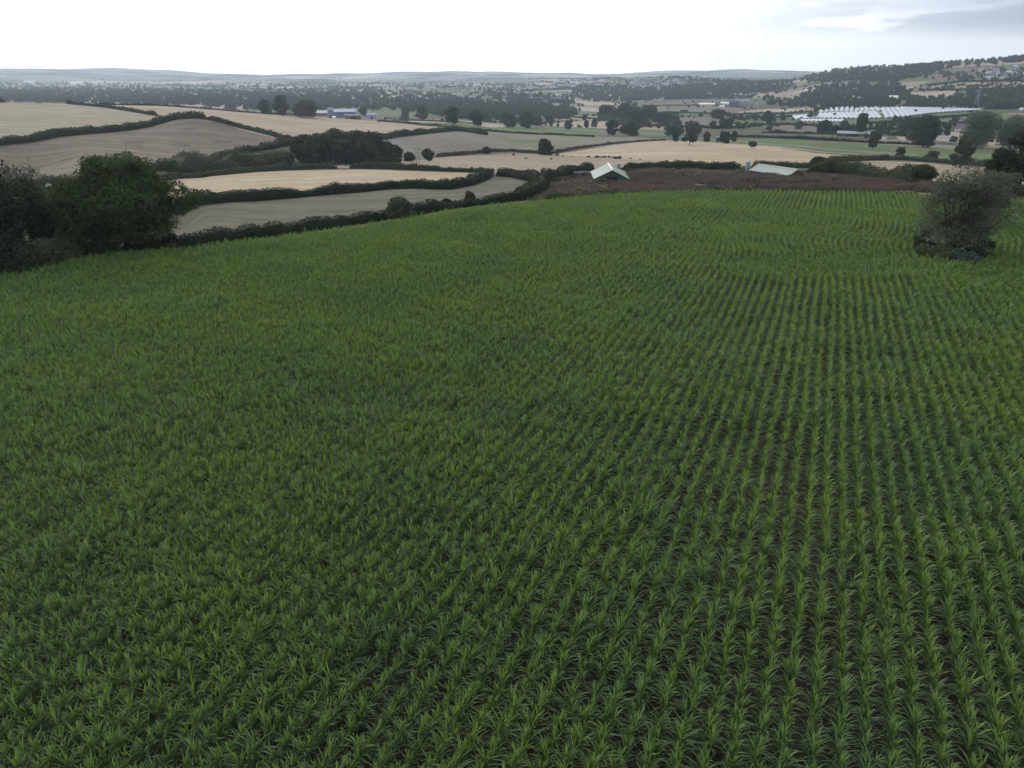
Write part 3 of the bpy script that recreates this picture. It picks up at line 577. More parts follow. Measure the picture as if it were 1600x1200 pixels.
hedge('thin hedge between brown paddock and mauve field', [(1010, 166), (1070, 165), (1120, 165), (1165, 169)], 2.2, 4, seed=29, dmin=900, leaf=dark_l)
hedge('thin hedge below the mauve field', [(1030, 176), (1090, 177), (1140, 180), (1190, 177), (1270, 174)], 2.2, 4, seed=30, dmin=900, leaf=dark_l)
hedge('thin dark hedge between the valley fields left of the polytunnels', [(1140, 186), (1180, 184), (1240, 182)], 2.4, 5, seed=31, leaf=dark_l)
hedge('thin dark hedge below the greyish tan field', [(1010, 197), (1060, 198), (1120, 201), (1190, 197)], 2.4, 5, seed=32, leaf=dark_l)
hedge('dark hedge along the broad hillside field', [(1436, 141), (1500, 141), (1560, 141), (1620, 141)], 3.5, 8, seed=33, dmin=900, leaf=dark_l)
hedge('dark hedge above the broad hillside field', [(1450, 134), (1500, 128), (1560, 127), (1620, 127)], 3.5, 8, seed=34, dmin=900, leaf=dark_l)
hedge('dark rough verge hedge along the far end of the maize', [(850, 314), (900, 309), (1000, 303), (1100, 301), (1200, 301), (1300, 302), (1400, 306), (1440, 308)], 0.8, 1.4, seed=35, rag=0.6)
hedge('dark hedge behind the maize right of the thin topped tree', [(1560, 307), (1590, 308), (1640, 311), (1700, 314)], 1.8, 3, seed=36, rag=0.5, leaf=dark_l)
hedge('rough bramble bank under the trees at the left maize corner', [(-80, 432), (0, 424), (60, 414), (120, 405), (200, 398), (290, 391)], 1.2, 3, seed=37, rag=0.7, leaf=dark_l)

# --- the big trees beside the maize
def px(u, vb, vt, w):   # place by the ground point, size by the silhouette
    x, y, z, k = spot(u, vb); return (x, y, z), (vb - vt) * k * 1.02, w * k / 2
def dplace(u, d, vt, w):
    x, y, z, k = spot_d(u, d); ztop_v = vt; H = None
    a, td = azd(u, vt); zt = EYE + math.hypot(x, y) * td; return (x, y, z), zt - z, w * k / 2
def big(label, cat, u, d, vt, w, seed, leaf, shape='round', n=16000, cs=0.34, ncl=40, bole=0.2, limbs=12, name='tree', gap=0.0, group=None):
    loc, H, R = dplace(u, d, vt, w); return tree(name, label, cat, loc, tree_mesh(seed, H, R, leaf, ncl, n, cs, bole, shape, limbs, gap=gap), group)
big('large spreading dark oak standing at the edge of the maize', 'tree', 203, 100, 244, 212, 11, oak_l, 'broad', 110000, 0.25, 38, 0.12, 18, 'oak_tree', 0.35)
big('open crowned tree with bare forked limbs between the oak and the left edge', 'tree', 62, 106, 270, 100, 12, olive_l, 'broad', 14000, 0.26, 24, 0.40, 16, 'tree', 0.7)
big('very dark tall tree cut by the left edge of the photo', 'tree', -6, 98, 232, 130, 13, dark_l, 'tall', 40000, 0.28, 40, 0.08, 10)
big('dark leafy tree low between the oak and the open crowned tree', 'tree', 112, 104, 314, 84, 14, dark_l, 'round', 22000, 0.26, 26, 0.1, 8)
big('pale grey green willow behind the open crowned tree', 'tree', 112, 150, 258, 74, 15, grey_l, 'round', 6000, 0.36, 22, 0.15, 8, 'willow_tree', 0.3)
for i, (u, d, vt, w, lf, lb) in enumerate([(20, 94, 335, 110, dark_l, 'grey brown scrub bush under the leftmost dark tree'), (80, 95, 345, 96, olive_l, 'grey brown thorn bush below the open crowned tree'),
        (140, 97, 335, 84, dark_l, 'dark bush under the left side of the big oak'), (262, 101, 355, 54, dark_l, 'dark bush under the right side of the big oak'), (-50, 94, 325, 90, dark_l, 'dark bush at the far left edge of the photo')]):
    loc, H, R = dplace(u, d, vt, w); one('bush', lb, 'bush', bush_mesh(60 + i, H, R, lf, 9000, 0.22, 22), loc)
for i, (u, d, vt, w, lf, lb) in enumerate([(30, 240, 224, 60, dark_l, 'dark rounded shrub left of the brown fallow field'), (60, 235, 214, 40, hedge_l, 'dark green shrub at the foot of the pale field'),
        (20, 180, 232, 80, oak_l, 'green shrub clump behind the leftmost dark tree'), (150, 190, 243, 44, oak_l, 'yellow green bush showing above the left of the big oak'), (205, 200, 244, 30, oak_l, 'small green bush above the middle of the big oak'),
        (272, 262, 242, 22, oak_l, 'round green bush right of the big oak crown'), (300, 270, 248, 40, ash_l, 'grey green bush in the shrubby hedge'), (350, 280, 243, 46, ash_l, 'wide grey green bush in the middle of the shrubby hedge'),
        (408, 280, 240, 26, hedge_l, 'green bush left of the copse'), (448, 285, 243, 18, dark_l, 'small dark bush just left of the copse')]):
    loc, H, R = dplace(u, d, vt, w); one('bush', lb, 'bush', bush_mesh(70 + i, max(H, 2), R, lf, 3000, 0.42, 14), loc)

# the copse
for i, (u, vb, vt, w) in enumerate([(478, 254, 213, 36), (500, 256, 209, 40), (527, 255, 206, 44), (548, 257, 208, 40), (566, 256, 207, 44), (585, 256, 209, 38), (602, 255, 224, 34), (616, 254, 228, 24), (489, 256, 222, 30), (540, 257, 220, 36), (574, 257, 219, 36)]):
    loc, H, R = px(u, vb, vt, w)
    if i in (2, 3, 4): loc = (loc[0] * 1.04, loc[1] * 1.04, float(zfun(loc[0] * 1.04, loc[1] * 1.04)))
    tree('copse_tree', 'dense dark tree in the copse between the stubble strip and the grey field', 'tree', loc, tree_mesh(200 + i, H, R * 1.3, copse_l, 30, 6500, 0.7, 0.0, 'round', 4), 'trees of the dark copse')

# single trees that can be told apart: (label, u, base, top, width, shape, leaf)
LONE = [
 ('dark leaning lone tree on the tan field near the photo centre', 852, 242, 218, 27, 'round', copse_l),
 ('umbrella shaped tree with clear trunk on the far edge of the stubble', 1077, 227, 209, 27, 'broad', copse_l),
 ('small umbrella shaped tree on the stubble right of the larger one', 1175, 232, 222, 16, 'broad', copse_l),
 ('round green tree growing from the maize side hedge', 627, 345, 310, 52, 'round', olive_l),
 ('brown rounded small tree in the maize side hedge', 735, 321, 299, 20, 'round', brown_l),
 ('dark small tree between the round green and the brown tree in the maize hedge', 697, 326, 311, 20, 'round', dark_l),
 ('low dark bushy tree right beside the round green hedge tree', 651, 338, 322, 26, 'round', dark_l),
 ('small feathery tree right of the copse by the pale posts', 669, 251, 233, 20, 'tall', ash_l),
 ('dark small tree between the copse and the pale posts', 640, 252, 239, 22, 'round', copse_l),
 ('round bush like tree on the hedge above the dull tan field', 760, 240, 230, 15, 'round', dark_l),
 ('small tree in front of the hedge left of the copse', 448, 260, 244, 18, 'round', hedge_l),
 ('tall dark tree with narrow foot in front of the green polytunnel field', 1343, 213, 180, 21, 'tall', hedge_l),
 ('rounded dark tree below the left end of the polytunnels', 1286, 208, 189, 24, 'round', dark_l),
 ('lower dark bush tree beside the rounded tree below the polytunnels', 1306, 208, 197, 18, 'round', dark_l),
 ('slim tree standing over the green meadow at right', 1363, 232, 207, 17, 'tall', hedge_l),
 ('big grey green tree left of the grey farm shed', 1418, 213, 184, 34, 'round', ash_l),
 ('biggest dark tree beside the grey farm shed', 1442, 230, 182, 44, 'round', hedge_l),
 ('round dark tree between the farm shed and the purple roofed house', 1477, 212, 196, 17, 'round', dark_l),
 ('small round tree at the road right of the slim tree', 1406, 243, 230, 14, 'round', dark_l),
 ('wide olive bush tree on the road hedge at right', 1455, 250, 236, 22, 'round', olive_l),
 ('rounded dark bush tree right of the low green roof', 1277, 268, 246, 32, 'round', dark_l),
 ('spreading small tree in front of the tan field left of the thin topped tree', 1440, 290, 259, 42, 'broad', hedge_l),
 ('large dark tree at the right edge above the maize', 1592, 292, 205, 80, 'round', dark_l),
 ('green tree left of the large dark tree at the right edge', 1556, 288, 232, 46, 'round', oak_l),
 ('tall pale green tree behind the thin topped tree', 1524, 232, 178, 54, 'tall', hazy_l),
 ('tall pale green tree beside the right edge of the photo', 1577, 232, 186, 50, 'tall', hazy_l),
 ('rounded green tree behind the top of the thin topped tree', 1500, 262, 214, 34, 'round', hedge_l),
 ('dark big tree at the left end of the pinkish field skyline', 415, 178, 155, 22, 'round', copse_l),
 ('dark spreading tree on the skyline left of the blue farm sheds', 480, 184, 159, 40, 'round', copse_l),
 ('dark tall tree between the two skyline trees', 441, 180, 151, 24, 'tall', copse_l),
 ('dark tree at the right end of the hedged valley fields', 1198, 193, 173, 18, 'round', copse_l),
 ('dark oval tree clump below the blue barns', 1121, 186, 171, 26, 'round', copse_l),
 ('dark wide tree clump right of the greyish tan field', 1134, 201, 186, 28, 'round', copse_l),
 ('low dark tree beside the wide clump', 1113, 201, 190, 12, 'round', copse_l),
 ('dark wide tree in front of the road left of the umbrella tree', 1082, 210, 191, 30, 'round', copse_l),
 ('dark low tree group left of the road trees', 1053, 212, 195, 34, 'round', ash_l),
 ('small tree at the road just left of the umbrella tree', 1055, 222, 208, 11, 'tall', ash_l),
 ('green tree beside the blue lorry', 1131, 224, 206, 19, 'round', ash_l),
 ('slim green tree right of the umbrella tree', 1104, 222, 207, 12, 'tall', ash_l),
 ('slim tree right of the blue lorry', 1146, 222, 206, 10, 'tall', ash_l),
 ('dark round tree beside the green strip end', 955, 211, 188, 22, 'round', dark_l),
 ('broad green tree next to the green strip end', 984, 212, 190, 34, 'round', hedge_l),
 ('dark round tree left of the green strip end on the meadow', 888, 202, 188, 12, 'round', copse_l),
 ('reddish brown small tree in the tan valley field', 913, 188, 179, 8, 'round', brown_l),
 ('small dark tree at the red brown tree foot', 916, 200, 188, 9, 'round', copse_l),
 ('pale small tree right of the reddish brown tree', 929, 199, 186, 11, 'round', ash_l),
 ('round tree left of the two road side trees', 842, 197, 184, 14, 'round', copse_l),
 ('leaning tree over the road left of the green strip end', 860, 197, 182, 15, 'broad', ash_l),
 ('dark pair of trees behind the green strip at left', 822, 200, 176, 28, 'round', copse_l),
 ('dark wide tree left of the dark pair', 797, 200, 179, 26, 'round', copse_l),
 ('large dark tree above the middle of the green strip', 707, 195, 167, 26, 'round', copse_l),
 ('dark round tree right of the large one above the green strip', 745, 197, 173, 24, 'round', copse_l),
 ('dark tree above the left part of the green strip', 660, 189, 165, 18, 'round', copse_l),
 ('green tree beside the small grey shed of the blue farm', 634, 187, 166, 15, 'round', ash_l),
 ('dark tree just right of the blue farm sheds', 568, 181, 168, 14, 'round', copse_l),
 ('dark mid valley wood edge tree at its left', 945, 186, 165, 26, 'round', copse_l),
 ('dark mid valley wood edge tree with round top', 975, 188, 163, 34, 'round', copse_l),
 ('dark mid valley tree in front of the wood edge', 998, 198, 172, 36, 'round', copse_l),
 ('dark mid valley tree at the right end of the wood edge', 1040, 192, 176, 36, 'round', copse_l),
 ('dark low tree at the middle of the wood edge', 1015, 186, 166, 30, 'round', copse_l),
]
for i, (lb, u, vb, vt, w, sh, lf) in enumerate(LONE):
    loc, H, R = px(u, vb, vt, w); pxh = vb - vt
    n = int(min(1200 + pxh * w * 4.5, 14000)); cs = max(0.26, loc[1] / FPX * 1.9)
    tree('tree', lb, 'tree', loc, tree_mesh(400 + i, H, R, lf, 16 if pxh < 25 else 28, n, cs, 0.30 if sh == 'broad' else (0.10 if sh == 'tall' else 0.02), sh, 6, gap=0.4 if w > 40 and pxh > 60 else 0.0))

# the thin topped tree in the maize, with the bushes at its foot
def twiggy(seed, H, R, leaf, n, cs, ntw=150):
    tm = tree_mesh(seed, H * 0.92, R, leaf, 58, n, cs, 0.05, 'open', 26, trunk_r=0.2, gap=0.3); rng = np.random.default_rng(seed); t = MB()
    for i in range(ntw):
        a = rng.uniform(0, 6.28); b = R * 0.75 * math.sqrt(rng.uniform()); f = rng.uniform(0.5, 1.0)
        p0 = np.array([b * 0.15 * math.cos(a), b * 0.15 * math.sin(a), H * 0.1]); p3 = np.array([b * math.cos(a), b * math.sin(a), H * (1.02 - 0.3 * (b / R) ** 2) * (0.75 + 0.25 * f)]); p1 = p0 * 0.6 + p3 * 0.4 + np.array([0, 0, -0.06 * H]); p2 = p0 * 0.25 + p3 * 0.75 + rng.normal(size=3) * 0.15
        t.tube([p0, p1, p2, p3], [0.05, 0.035, 0.018, 0.007], 4)
        for _ in range(4):
            q = p2 + rng.normal(size=3) * [0.5, 0.5, 0.5] + [0, 0, 0.5]; t.tube([p2 * 0.7 + p1 * 0.3, q], [0.018, 0.006], 3)
    return tm, t.mesh('twigs', twig_m, True)
loc, H, R = px(1489, 402, 256, 136)
tm, tw = twiggy(31, H, R, pale_l, 19000, 0.18, 120)
e = tree('ash_tree', 'thin topped grey green tree with bare upright twigs standing in the maize', 'tree', loc, tm); link('branches', tw, e)
loc, H, R = px(1538, 362, 274, 74)
tree('ash_tree', 'dark leafy tree close behind the thin topped tree in the maize', 'tree', loc, tree_mesh(33, H, R, pale_l, 30, 11000, 0.20, 0.38, 'open', 16, gap=0.3))
loc, H, R = px(1503, 419, 383, 42); one('bush', 'round bluish green bush at the foot of the thin topped tree', 'bush', bush_mesh(35, H * 1.05, R * 1.1, leaf_mat('blue_green_leaves', (0.036, 0.056, 0.042), (0.070, 0.098, 0.072), 0.15), 14000, 0.18, 20), loc)
loc, H, R = px(1462, 412, 372, 60); one('bush', 'brownish thorn bush under the left of the thin topped tree', 'bush', bush_mesh(36, H, R, olive_l, 13000, 0.21, 20), loc)
loc, H, R = px(1440, 400, 366, 34); one('bush', 'dark bush at the left edge of the tree island in the maize', 'bush', bush_mesh(37, H, R, dark_l, 9000, 0.21, 14), loc)
loc, H, R = px(1530, 398, 362, 44); one('bush', 'dark bush at the right edge of the tree island in the maize', 'bush', bush_mesh(38, H, R, dark_l, 9000, 0.21, 14), loc)

# small shrubs of the gappy hedge line and dots over the fields
sh_me = [bush_mesh(90 + i, 1.6, 1.2, dark_l, 260, 0.42, 6) for i in range(4)]
rr = random.Random(5)
for i, (u, v, s) in enumerate([(846, 241.5, 1.3), (850, 242.5, 1.0), (855, 242.2, 1.0), (861, 242.6, 0.8), (870, 242.8, 1.0), (873, 243, 0.7), (880, 244.2, 0.6), (895, 245, 0.4), (919, 246, 0.9), (933, 246.4, 1.0), (937, 246.3, 0.8), (942, 246, 1.0), (946, 246, 0.9), (952, 246.4, 0.9), (957, 246.6, 0.8), (964, 248, 1.2), (968, 248, 1.1), (985, 248.6, 0.6), (1000, 249.6, 0.4), (1042, 252, 0.5), (1075, 254, 0.6), (1145, 258, 0.7), (1155, 258.5, 0.8), (822, 248, 0.7), (861, 249, 0.6), (803, 242.5, 0.9)]):
    x, y, z, k = spot(u, v); one('field_shrub', 'tiny dark shrub on the gappy line across the tan field', 'shrub', sh_me[i % 4], (x, y, z), 'tiny shrubs across the tan field', rr.uniform(0, 6), s * rr.uniform(0.85, 1.15))

# --- distant trees
far_me = []
for i in range(5):
    tm_ = tree_mesh(900 + i, 9, 5.2, far_l, 10, 330, 1.6, 0.0, ['round', 'round', 'broad', 'tall', 'round'][i], 0); far_me.append(tm_[1])
rngw = np.random.default_rng(42)
def clumps(poly, n, dmin, per=16):
    x, y = sample(poly, max(2, n // per), dmin); k = rngw.integers(0, len(x), n); a = np.arctan2(x, y)[k]; p = rngw.normal(size=n) * 42; q = rngw.normal(size=n) * 16
    return x[k] + p * np.cos(a) + q * np.sin(a), y[k] - p * np.sin(a) + q * np.cos(a)
def sample(poly, n, dmin):
    P = np.array(poly, float); U, Vq = [], []
    while len(U) < n:
        u = rngw.uniform(P[:, 0].min(), P[:, 0].max(), n * 2); v = rngw.uniform(P[:, 1].min(), P[:, 1].max(), n * 2); k = inpoly(u, v, P); U += list(u[k]); Vq += list(v[k])
    return castn(np.array(U[:n]), np.array(Vq[:n]), dmin)
WOODS = [([(-80, 158), (-80, 139), (100, 137), (300, 141), (420, 146), (520, 152), (560, 166), (480, 176), (300, 165)], 1900, 1000),
 ([(380, 172), (400, 140), (600, 140), (700, 148), (760, 166), (900, 171), (900, 186), (760, 192), (620, 172), (480, 170)], 1500, 1000),
 ([(900, 135), (1010, 134), (1120, 132), (1160, 141), (1130, 153), (1000, 158), (930, 160), (890, 150)], 1100, 1400),
 ([(930, 190), (945, 165), (985, 160), (1025, 172), (1030, 190), (990, 200)], 110, 800),
 ([(1240, 120), (1290, 110), (1380, 104), (1420, 103), (1480, 97), (1640, 84), (1640, 94), (1490, 105), (1440, 120), (1400, 127), (1300, 130), (1250, 127)], 1000, 1500),
 ([(1190, 152), (1240, 158), (1262, 140), (1300, 133), (1400, 130), (1425, 150), (1400, 166), (1300, 169), (1240, 168), (1200, 165)], 650, 1300),
 ([(1400, 152), (1480, 157), (1520, 145), (1640, 134), (1640, 168), (1560, 175), (1500, 168), (1420, 167)], 480, 1300),
 ([(1470, 116), (1640, 104), (1640, 128), (1480, 130)], 110, 1300),
 ([(860, 119), (940, 120), (1140, 119), (1170, 124), (1140, 138), (1000, 138), (870, 140)], 420, 2000),
 ([(760, 140), (880, 140), (900, 165), (800, 170), (760, 160)], 450, 1200),
 ([(1160, 130), (1250, 128), (1240, 142), (1170, 152)], 170, 1300),
 ([(-80, 138), (850, 138), (850, 130), (-80, 130)], 500, 2500),
 ([(900, 172), (1200, 172), (1240, 195), (1000, 205), (800, 180)], 50, 700), ([(1200, 196), (1640, 200), (1640, 240), (1450, 240), (1200, 214)], 70, 700)]
FX, FY = [], []
for p, n, dm in WOODS:
    x, y = (clumps if n < 500 and n not in (110, 480) else sample)(p, n, dm); FX.append(x); FY.append(y)
# trees along the parcel boundaries of the valley and the far hills
x = rngw.uniform(-6500, 8500, 1500000); y = rngw.uniform(700, 9300, 1500000); d = np.hypot(x, y); a = np.degrees(np.arctan2(x, y))
keep = (np.abs(a) < 42) & (d > 950)
x, y, d = x[keep], y[keep], d[keep]; h1, e1 = patch(x, y, 210.0); h2, e2 = patch(x, y, 430.0)
e = np.where(d > 4500, e2 / 1.6, e1); pk = rngw.uniform(size=len(x)); k = (e < np.where(d > 4500, 6, 3.5)) & (pk < np.where(d < 3000, 0.9, np.where(d < 4500, 0.5, 0.25))); hw = np.where(d > 4500, h2, h1); k |= (hw > np.where(d > 4500, 0.72, 0.93)) & (pk < np.where(d > 4500, 0.12, 0.35))
# only where the ground can be seen
u_, v_, _ = project(x, y, zfun(x, y) + 8); vis = (u_ > -60) & (u_ < 1660); k &= vis
x, y = x[k], y[k]; print('boundary trees', len(x)); NW = sum(len(q) for q in FX); FX.append(x); FY.append(y)
FX = np.concatenate(FX); FY = np.concatenate(FY)
# ------------------------------------------------------------------ scattering by geometry nodes (only for what nobody could count)
def instancer(name, label, cat, P, rot, scl, idx, meshes, coll_name):
    pc = bpy.data.collections.new(coll_name)
    for i, me in enumerate(meshes):
        o = bpy.data.objects.new('%s_%02d' % (coll_name, i), me); pc.objects.link(o)
    me = bpy.data.meshes.new(name); me.vertices.add(len(P)); me.vertices.foreach_set('co', np.asarray(P, np.float32).ravel())
    a = me.attributes.new('rot', 'FLOAT_VECTOR', 'POINT'); a.data.foreach_set('vector', np.asarray(rot, np.float32).ravel())
    a = me.attributes.new('scl', 'FLOAT_VECTOR', 'POINT'); a.data.foreach_set('vector', np.asarray(scl, np.float32).ravel())
    a = me.attributes.new('pick', 'INT', 'POINT'); a.data.foreach_set('value', np.asarray(idx, np.int32))
    o = link(name, me); tag(o, label, cat, None, 'stuff')
    g = bpy.data.node_groups.new(coll_name, 'GeometryNodeTree')
    g.interface.new_socket('Geometry', in_out='INPUT', socket_type='NodeSocketGeometry'); g.interface.new_socket('Geometry', in_out='OUTPUT', socket_type='NodeSocketGeometry')
    gi = g.nodes.new('NodeGroupInput'); go = g.nodes.new('NodeGroupOutput'); ip = g.nodes.new('GeometryNodeInstanceOnPoints'); ci = g.nodes.new('GeometryNodeCollectionInfo')
    ci.inputs['Collection'].default_value = pc; ci.inputs['Separate Children'].default_value = True; ci.inputs['Reset Children'].default_value = True
    def na(k, t):
        n = g.nodes.new('GeometryNodeInputNamedAttribute'); n.data_type = t; n.inputs['Name'].default_value = k; return n.outputs['Attribute']
    g.links.new(gi.outputs[0], ip.inputs['Points']); g.links.new(ci.outputs[0], ip.inputs['Instance']); ip.inputs['Pick Instance'].default_value = True
    g.links.new(na('pick', 'INT'), ip.inputs['Instance Index']); g.links.new(na('rot', 'FLOAT_VECTOR'), ip.inputs['Rotation']); g.links.new(na('scl', 'FLOAT_VECTOR'), ip.inputs['Scale'])
    g.links.new(ip.outputs[0], go.inputs[0])
    md = o.modifiers.new('scatter', 'NODES'); md.node_group = g; return o
FZ = zfun(FX, FY); fd = np.hypot(FX, FY)
fs = rngw.uniform(0.6, 1.2, len(FX)) * np.where(fd > 4500, 0.8, 0.95)
small = (np.arange(len(FX)) >= NW) & (rngw.uniform(size=len(FX)) < 0.94); fs = np.where(small, fs * 0.5, fs); fr = rngw.uniform(0, 6.28, len(FX)); fi = rngw.integers(0, 5, len(FX))
# the nearest stand as trees of their own
fu, fv, _ = project(FX, FY, FZ + 6); cand = np.nonzero((fu > 5) & (fu < 1595) & ((fd > 1250) | (fu > 780)) & ~small)[0]; near = cand[np.argsort(fd[cand])][:270]
for i in near:
    one('valley_tree', 'dark rounded tree among the hedges and fields of the valley', 'tree', far_me[fi[i]], (FX[i], FY[i], FZ[i] - 0.3), 'trees of the valley', fr[i], fs[i] * (1 + 0.15 * math.sin(i)))
m = np.ones(len(FX), bool); m[near] = False
n = int(m.sum()); print('far trees', n)
instancer('distant_woodland', 'dark woods and hedgerows spread over the valley and the hills far away', 'woodland', np.stack([FX, FY, FZ - 0.4], 1)[m], np.stack([0 * fr, 0 * fr, fr], 1)[m], np.stack([fs * 1.15, fs * 1.15, fs], 1)[m], fi[m], far_me, 'wood_kinds')

# ------------------------------------------------------------------ buildings
pale_roof = plain('pale_green_sheet', (0.46, 0.53, 0.47), 0.45, 0.4, 0.07, 0.6, (0.3, 6, 1, 0))
cement_roof = plain('green_cement_sheet', (0.36, 0.40, 0.35), 0.6, 0.3, 0.10, 0.5, (0.3, 5, 1, 0))
ridge_m = plain('ridge_white', (0.72, 0.72, 0.66), 0.5, 0.4, 0.05)
green_wall = plain('dark_green_cladding', (0.035, 0.085, 0.06), 0.6, 0.4, 0.15, 1.0, (6, 6, 0.3, 0))
timber_m = plain('timber', (0.12, 0.09, 0.07), 0.9, 0.2, 0.25, 2.0)
conc_m = plain('concrete', (0.30, 0.29, 0.27), 0.9, 0.2, 0.12)
steel_m = plain('galvanised_steel', (0.30, 0.38, 0.42), 0.45, 0.5, 0.12)
blue_m = plain('blue_cladding', (0.07, 0.10, 0.20), 0.5, 0.4, 0.1); blueroof_m = plain('blue_grey_roof', (0.17, 0.20, 0.28), 0.5, 0.4, 0.1)
grey_m = plain('grey_cladding', (0.30, 0.32, 0.36), 0.6, 0.4, 0.1); dkgrey_m = plain('dark_grey_roof', (0.11, 0.11, 0.13), 0.7, 0.3, 0.12)
white_m = plain('white_wall', (0.78, 0.76, 0.72), 0.8, 0.3, 0.05); slate_m = plain('purple_slate', (0.11, 0.095, 0.14), 0.6, 0.4, 0.12); red_m = plain('red_brown_roof', (0.22, 0.11, 0.08), 0.8, 0.2, 0.12)
brick_m = plain('brick', (0.28, 0.16, 0.12), 0.85, 0.2, 0.15); dark_m = plain('dark_opening', (0.015, 0.015, 0.018), 0.6, 0.3); glass_m = plain('window_glass', (0.04, 0.05, 0.06), 0.15, 0.6)
cream_m = plain('cream_wall', (0.55, 0.52, 0.46), 0.8, 0.3, 0.06); film_m = plain('polythene', (0.33, 0.35, 0.41), 0.35, 0.5, 0.05)

def gable(label, cat, name, loc, rz, Lx, Wy, eave, ridge, wall, roof, over=0.4, door=None, windows=0, ridge_mat=None, chimney=None, open_side=False, group=None, lights=0):
    """gabled building, ridge along local X"""
    e = bpy.data.objects.new(name, None); COL.objects.link(e); e.location = loc; e.rotation_euler = (0, 0, rz); tag(e, label, cat, group)
    a, b = Lx / 2, Wy / 2; w = MB(); z0 = -1.5
    if not open_side:
        w.box(-a, a, -b, b, z0, eave)
    else:
        w.box(-a, a, b - 0.2, b, z0, eave); w.box(-a, -a + 0.2, -b, b - 0.2, z0, eave); w.box(a - 0.2, a, -b, b - 0.2, z0, eave)
        for x in np.linspace(-a + 0.1, a - 0.1, max(3, int(Lx / 5))): w.box(x - 0.1, x + 0.1, -b, -b + 0.2, z0, eave)
    for s in (-1, 1):
        x = s * a; V = [(x, -b, eave + 0.002), (x, b, eave + 0.002), (x, 0, ridge - 0.05), (x - s * 0.2, -b, eave + 0.002), (x - s * 0.2, b, eave + 0.002), (x - s * 0.2, 0, ridge - 0.05)]
        w.add(V, [(0, 1, 2), (5, 4, 3)]); w.add(V, [(0, 3, 4, 1), (1, 4, 5, 2), (2, 5, 3, 0)])
    link('wall', w.mesh('wall', wall), e)
    r = MB(); t = 0.14; sl = (ridge - eave) / b; ye = b + over; ze = eave - over * sl
    for s in (-1, 1):
        y0, y1 = 0.0, s * ye; X0, X1 = -a - over, a + over
        V = [(X0, y0, ridge), (X1, y0, ridge), (X1, y1, ze), (X0, y1, ze), (X0, y0, ridge + t), (X1, y0, ridge + t), (X1, y1, ze + t), (X0, y1, ze + t)]
        r.add(V, [(4, 5, 6, 7), (3, 2, 1, 0), (2, 3, 7, 6), (0, 4, 7, 3), (1, 2, 6, 5)])
    # corrugation battens so the sheet catches light in strips
    for x in np.arange(-a - over + 0.5, a + over - 0.4, max(1.0, Lx / 14)):
        for s in (-1, 1): r.bar((x, s * 0.05, ridge + t + 0.03), (x, s * ye, ze + t + 0.03), 0.09, 0, 0.06)
    ro = link('roof', r.mesh('roof', roof), e)
    if ridge_mat: q = MB(); q.bar((-a - over, 0, ridge + t + 0.08), (a + over, 0, ridge + t + 0.08), 0.6, 0, 0.12); link('ridge_cap', q.mesh('ridge_cap', ridge_mat), ro)
    for i in range(lights):
        x = -a + Lx * (i + 0.5) / lights; q = MB(); f0, f1 = 0.3, 0.7
        V = [(x - 0.5, -f0 * ye, ridge - f0 * ye * sl + t + 0.03), (x + 0.5, -f0 * ye, ridge - f0 * ye * sl + t + 0.03), (x + 0.5, -f1 * ye, ridge - f1 * ye * sl + t + 0.03), (x - 0.5, -f1 * ye, ridge - f1 * ye * sl + t + 0.03)]
        q.add(V, [(3, 2, 1, 0)]); link('rooflight', q.mesh('rooflight', ridge_m), ro)
    if door:
        x0, x1, h, side = door; q = MB()
        if side == 'end': q.box(-a - 0.06, -a - 0.01, x0, x1, z0, h)
        else: q.box(x0, x1, -b - 0.06, -b - 0.01, z0, h)
        link('door', q.mesh('door', dark_m), e)
    for i in range(windows):
        x = -a + Lx * (i + 0.5) / windows
        for zz in ((1.0, 2.1), (3.4, 4.4)) if eave > 4.6 else ((1.0, 2.1),):
            q = MB(); q.box(x - 0.5, x + 0.5, -b - 0.05, -b - 0.01, *zz); link('window', q.mesh('window', glass_m), e)
    if chimney is not None:
        for cx in chimney: q = MB(); q.box(cx - 0.4, cx + 0.4, -0.35, 0.35, ridge - 0.6, ridge + 1.1); link('chimney', q.mesh('chimney', brick_m), ro)
    return e
def at(u, v, dmin=12.0):
    x, y, z, k = spot(u, v, dmin); return (x, y, z), k
def bld(label, cat, name, u, v, wpx, dpx, hpx, ang, wall, roof, dmin=12.0, pitch=0.3, **k):
    """building wpx photo pixels long seen from the camera; ang = turn of its long side from square-on"""
    loc, q = at(u, v, dmin); rz = -math.atan2(loc[0], loc[1]) + math.radians(ang)
    Lx = wpx * q; Wy = dpx * q; ev = hpx * q
    return gable(label, cat, name, loc, rz, Lx, Wy, ev, ev + Wy / 2 * pitch, wall, roof, **k)

# green gabled barn: dark green end wall towards the camera, pale roof slopes
loc, q = at(952, 282); az0 = -math.atan2(loc[0], loc[1])
gable('small barn with dark green end wall and pale green tin roof in the weedy bank', 'barn', 'barn', loc, az0 + math.radians(90 + 5), 16.0, 9.6, 1.7, 4.0, green_wall, pale_roof, 0.5, (-1.6, 1.6, 2.2, 'end'), ridge_mat=ridge_m, lights=2)
loc, q = at(1213, 273); az0 = -math.atan2(loc[0], loc[1])
gable('long low shed with pale green roof and white ridge behind the weedy bank', 'shed', 'long_shed', loc, az0 + math.radians(-42), 16.0, 7.2, 0.9, 2.4, timber_m, cement_roof, 0.5, ridge_mat=ridge_m, lights=0)
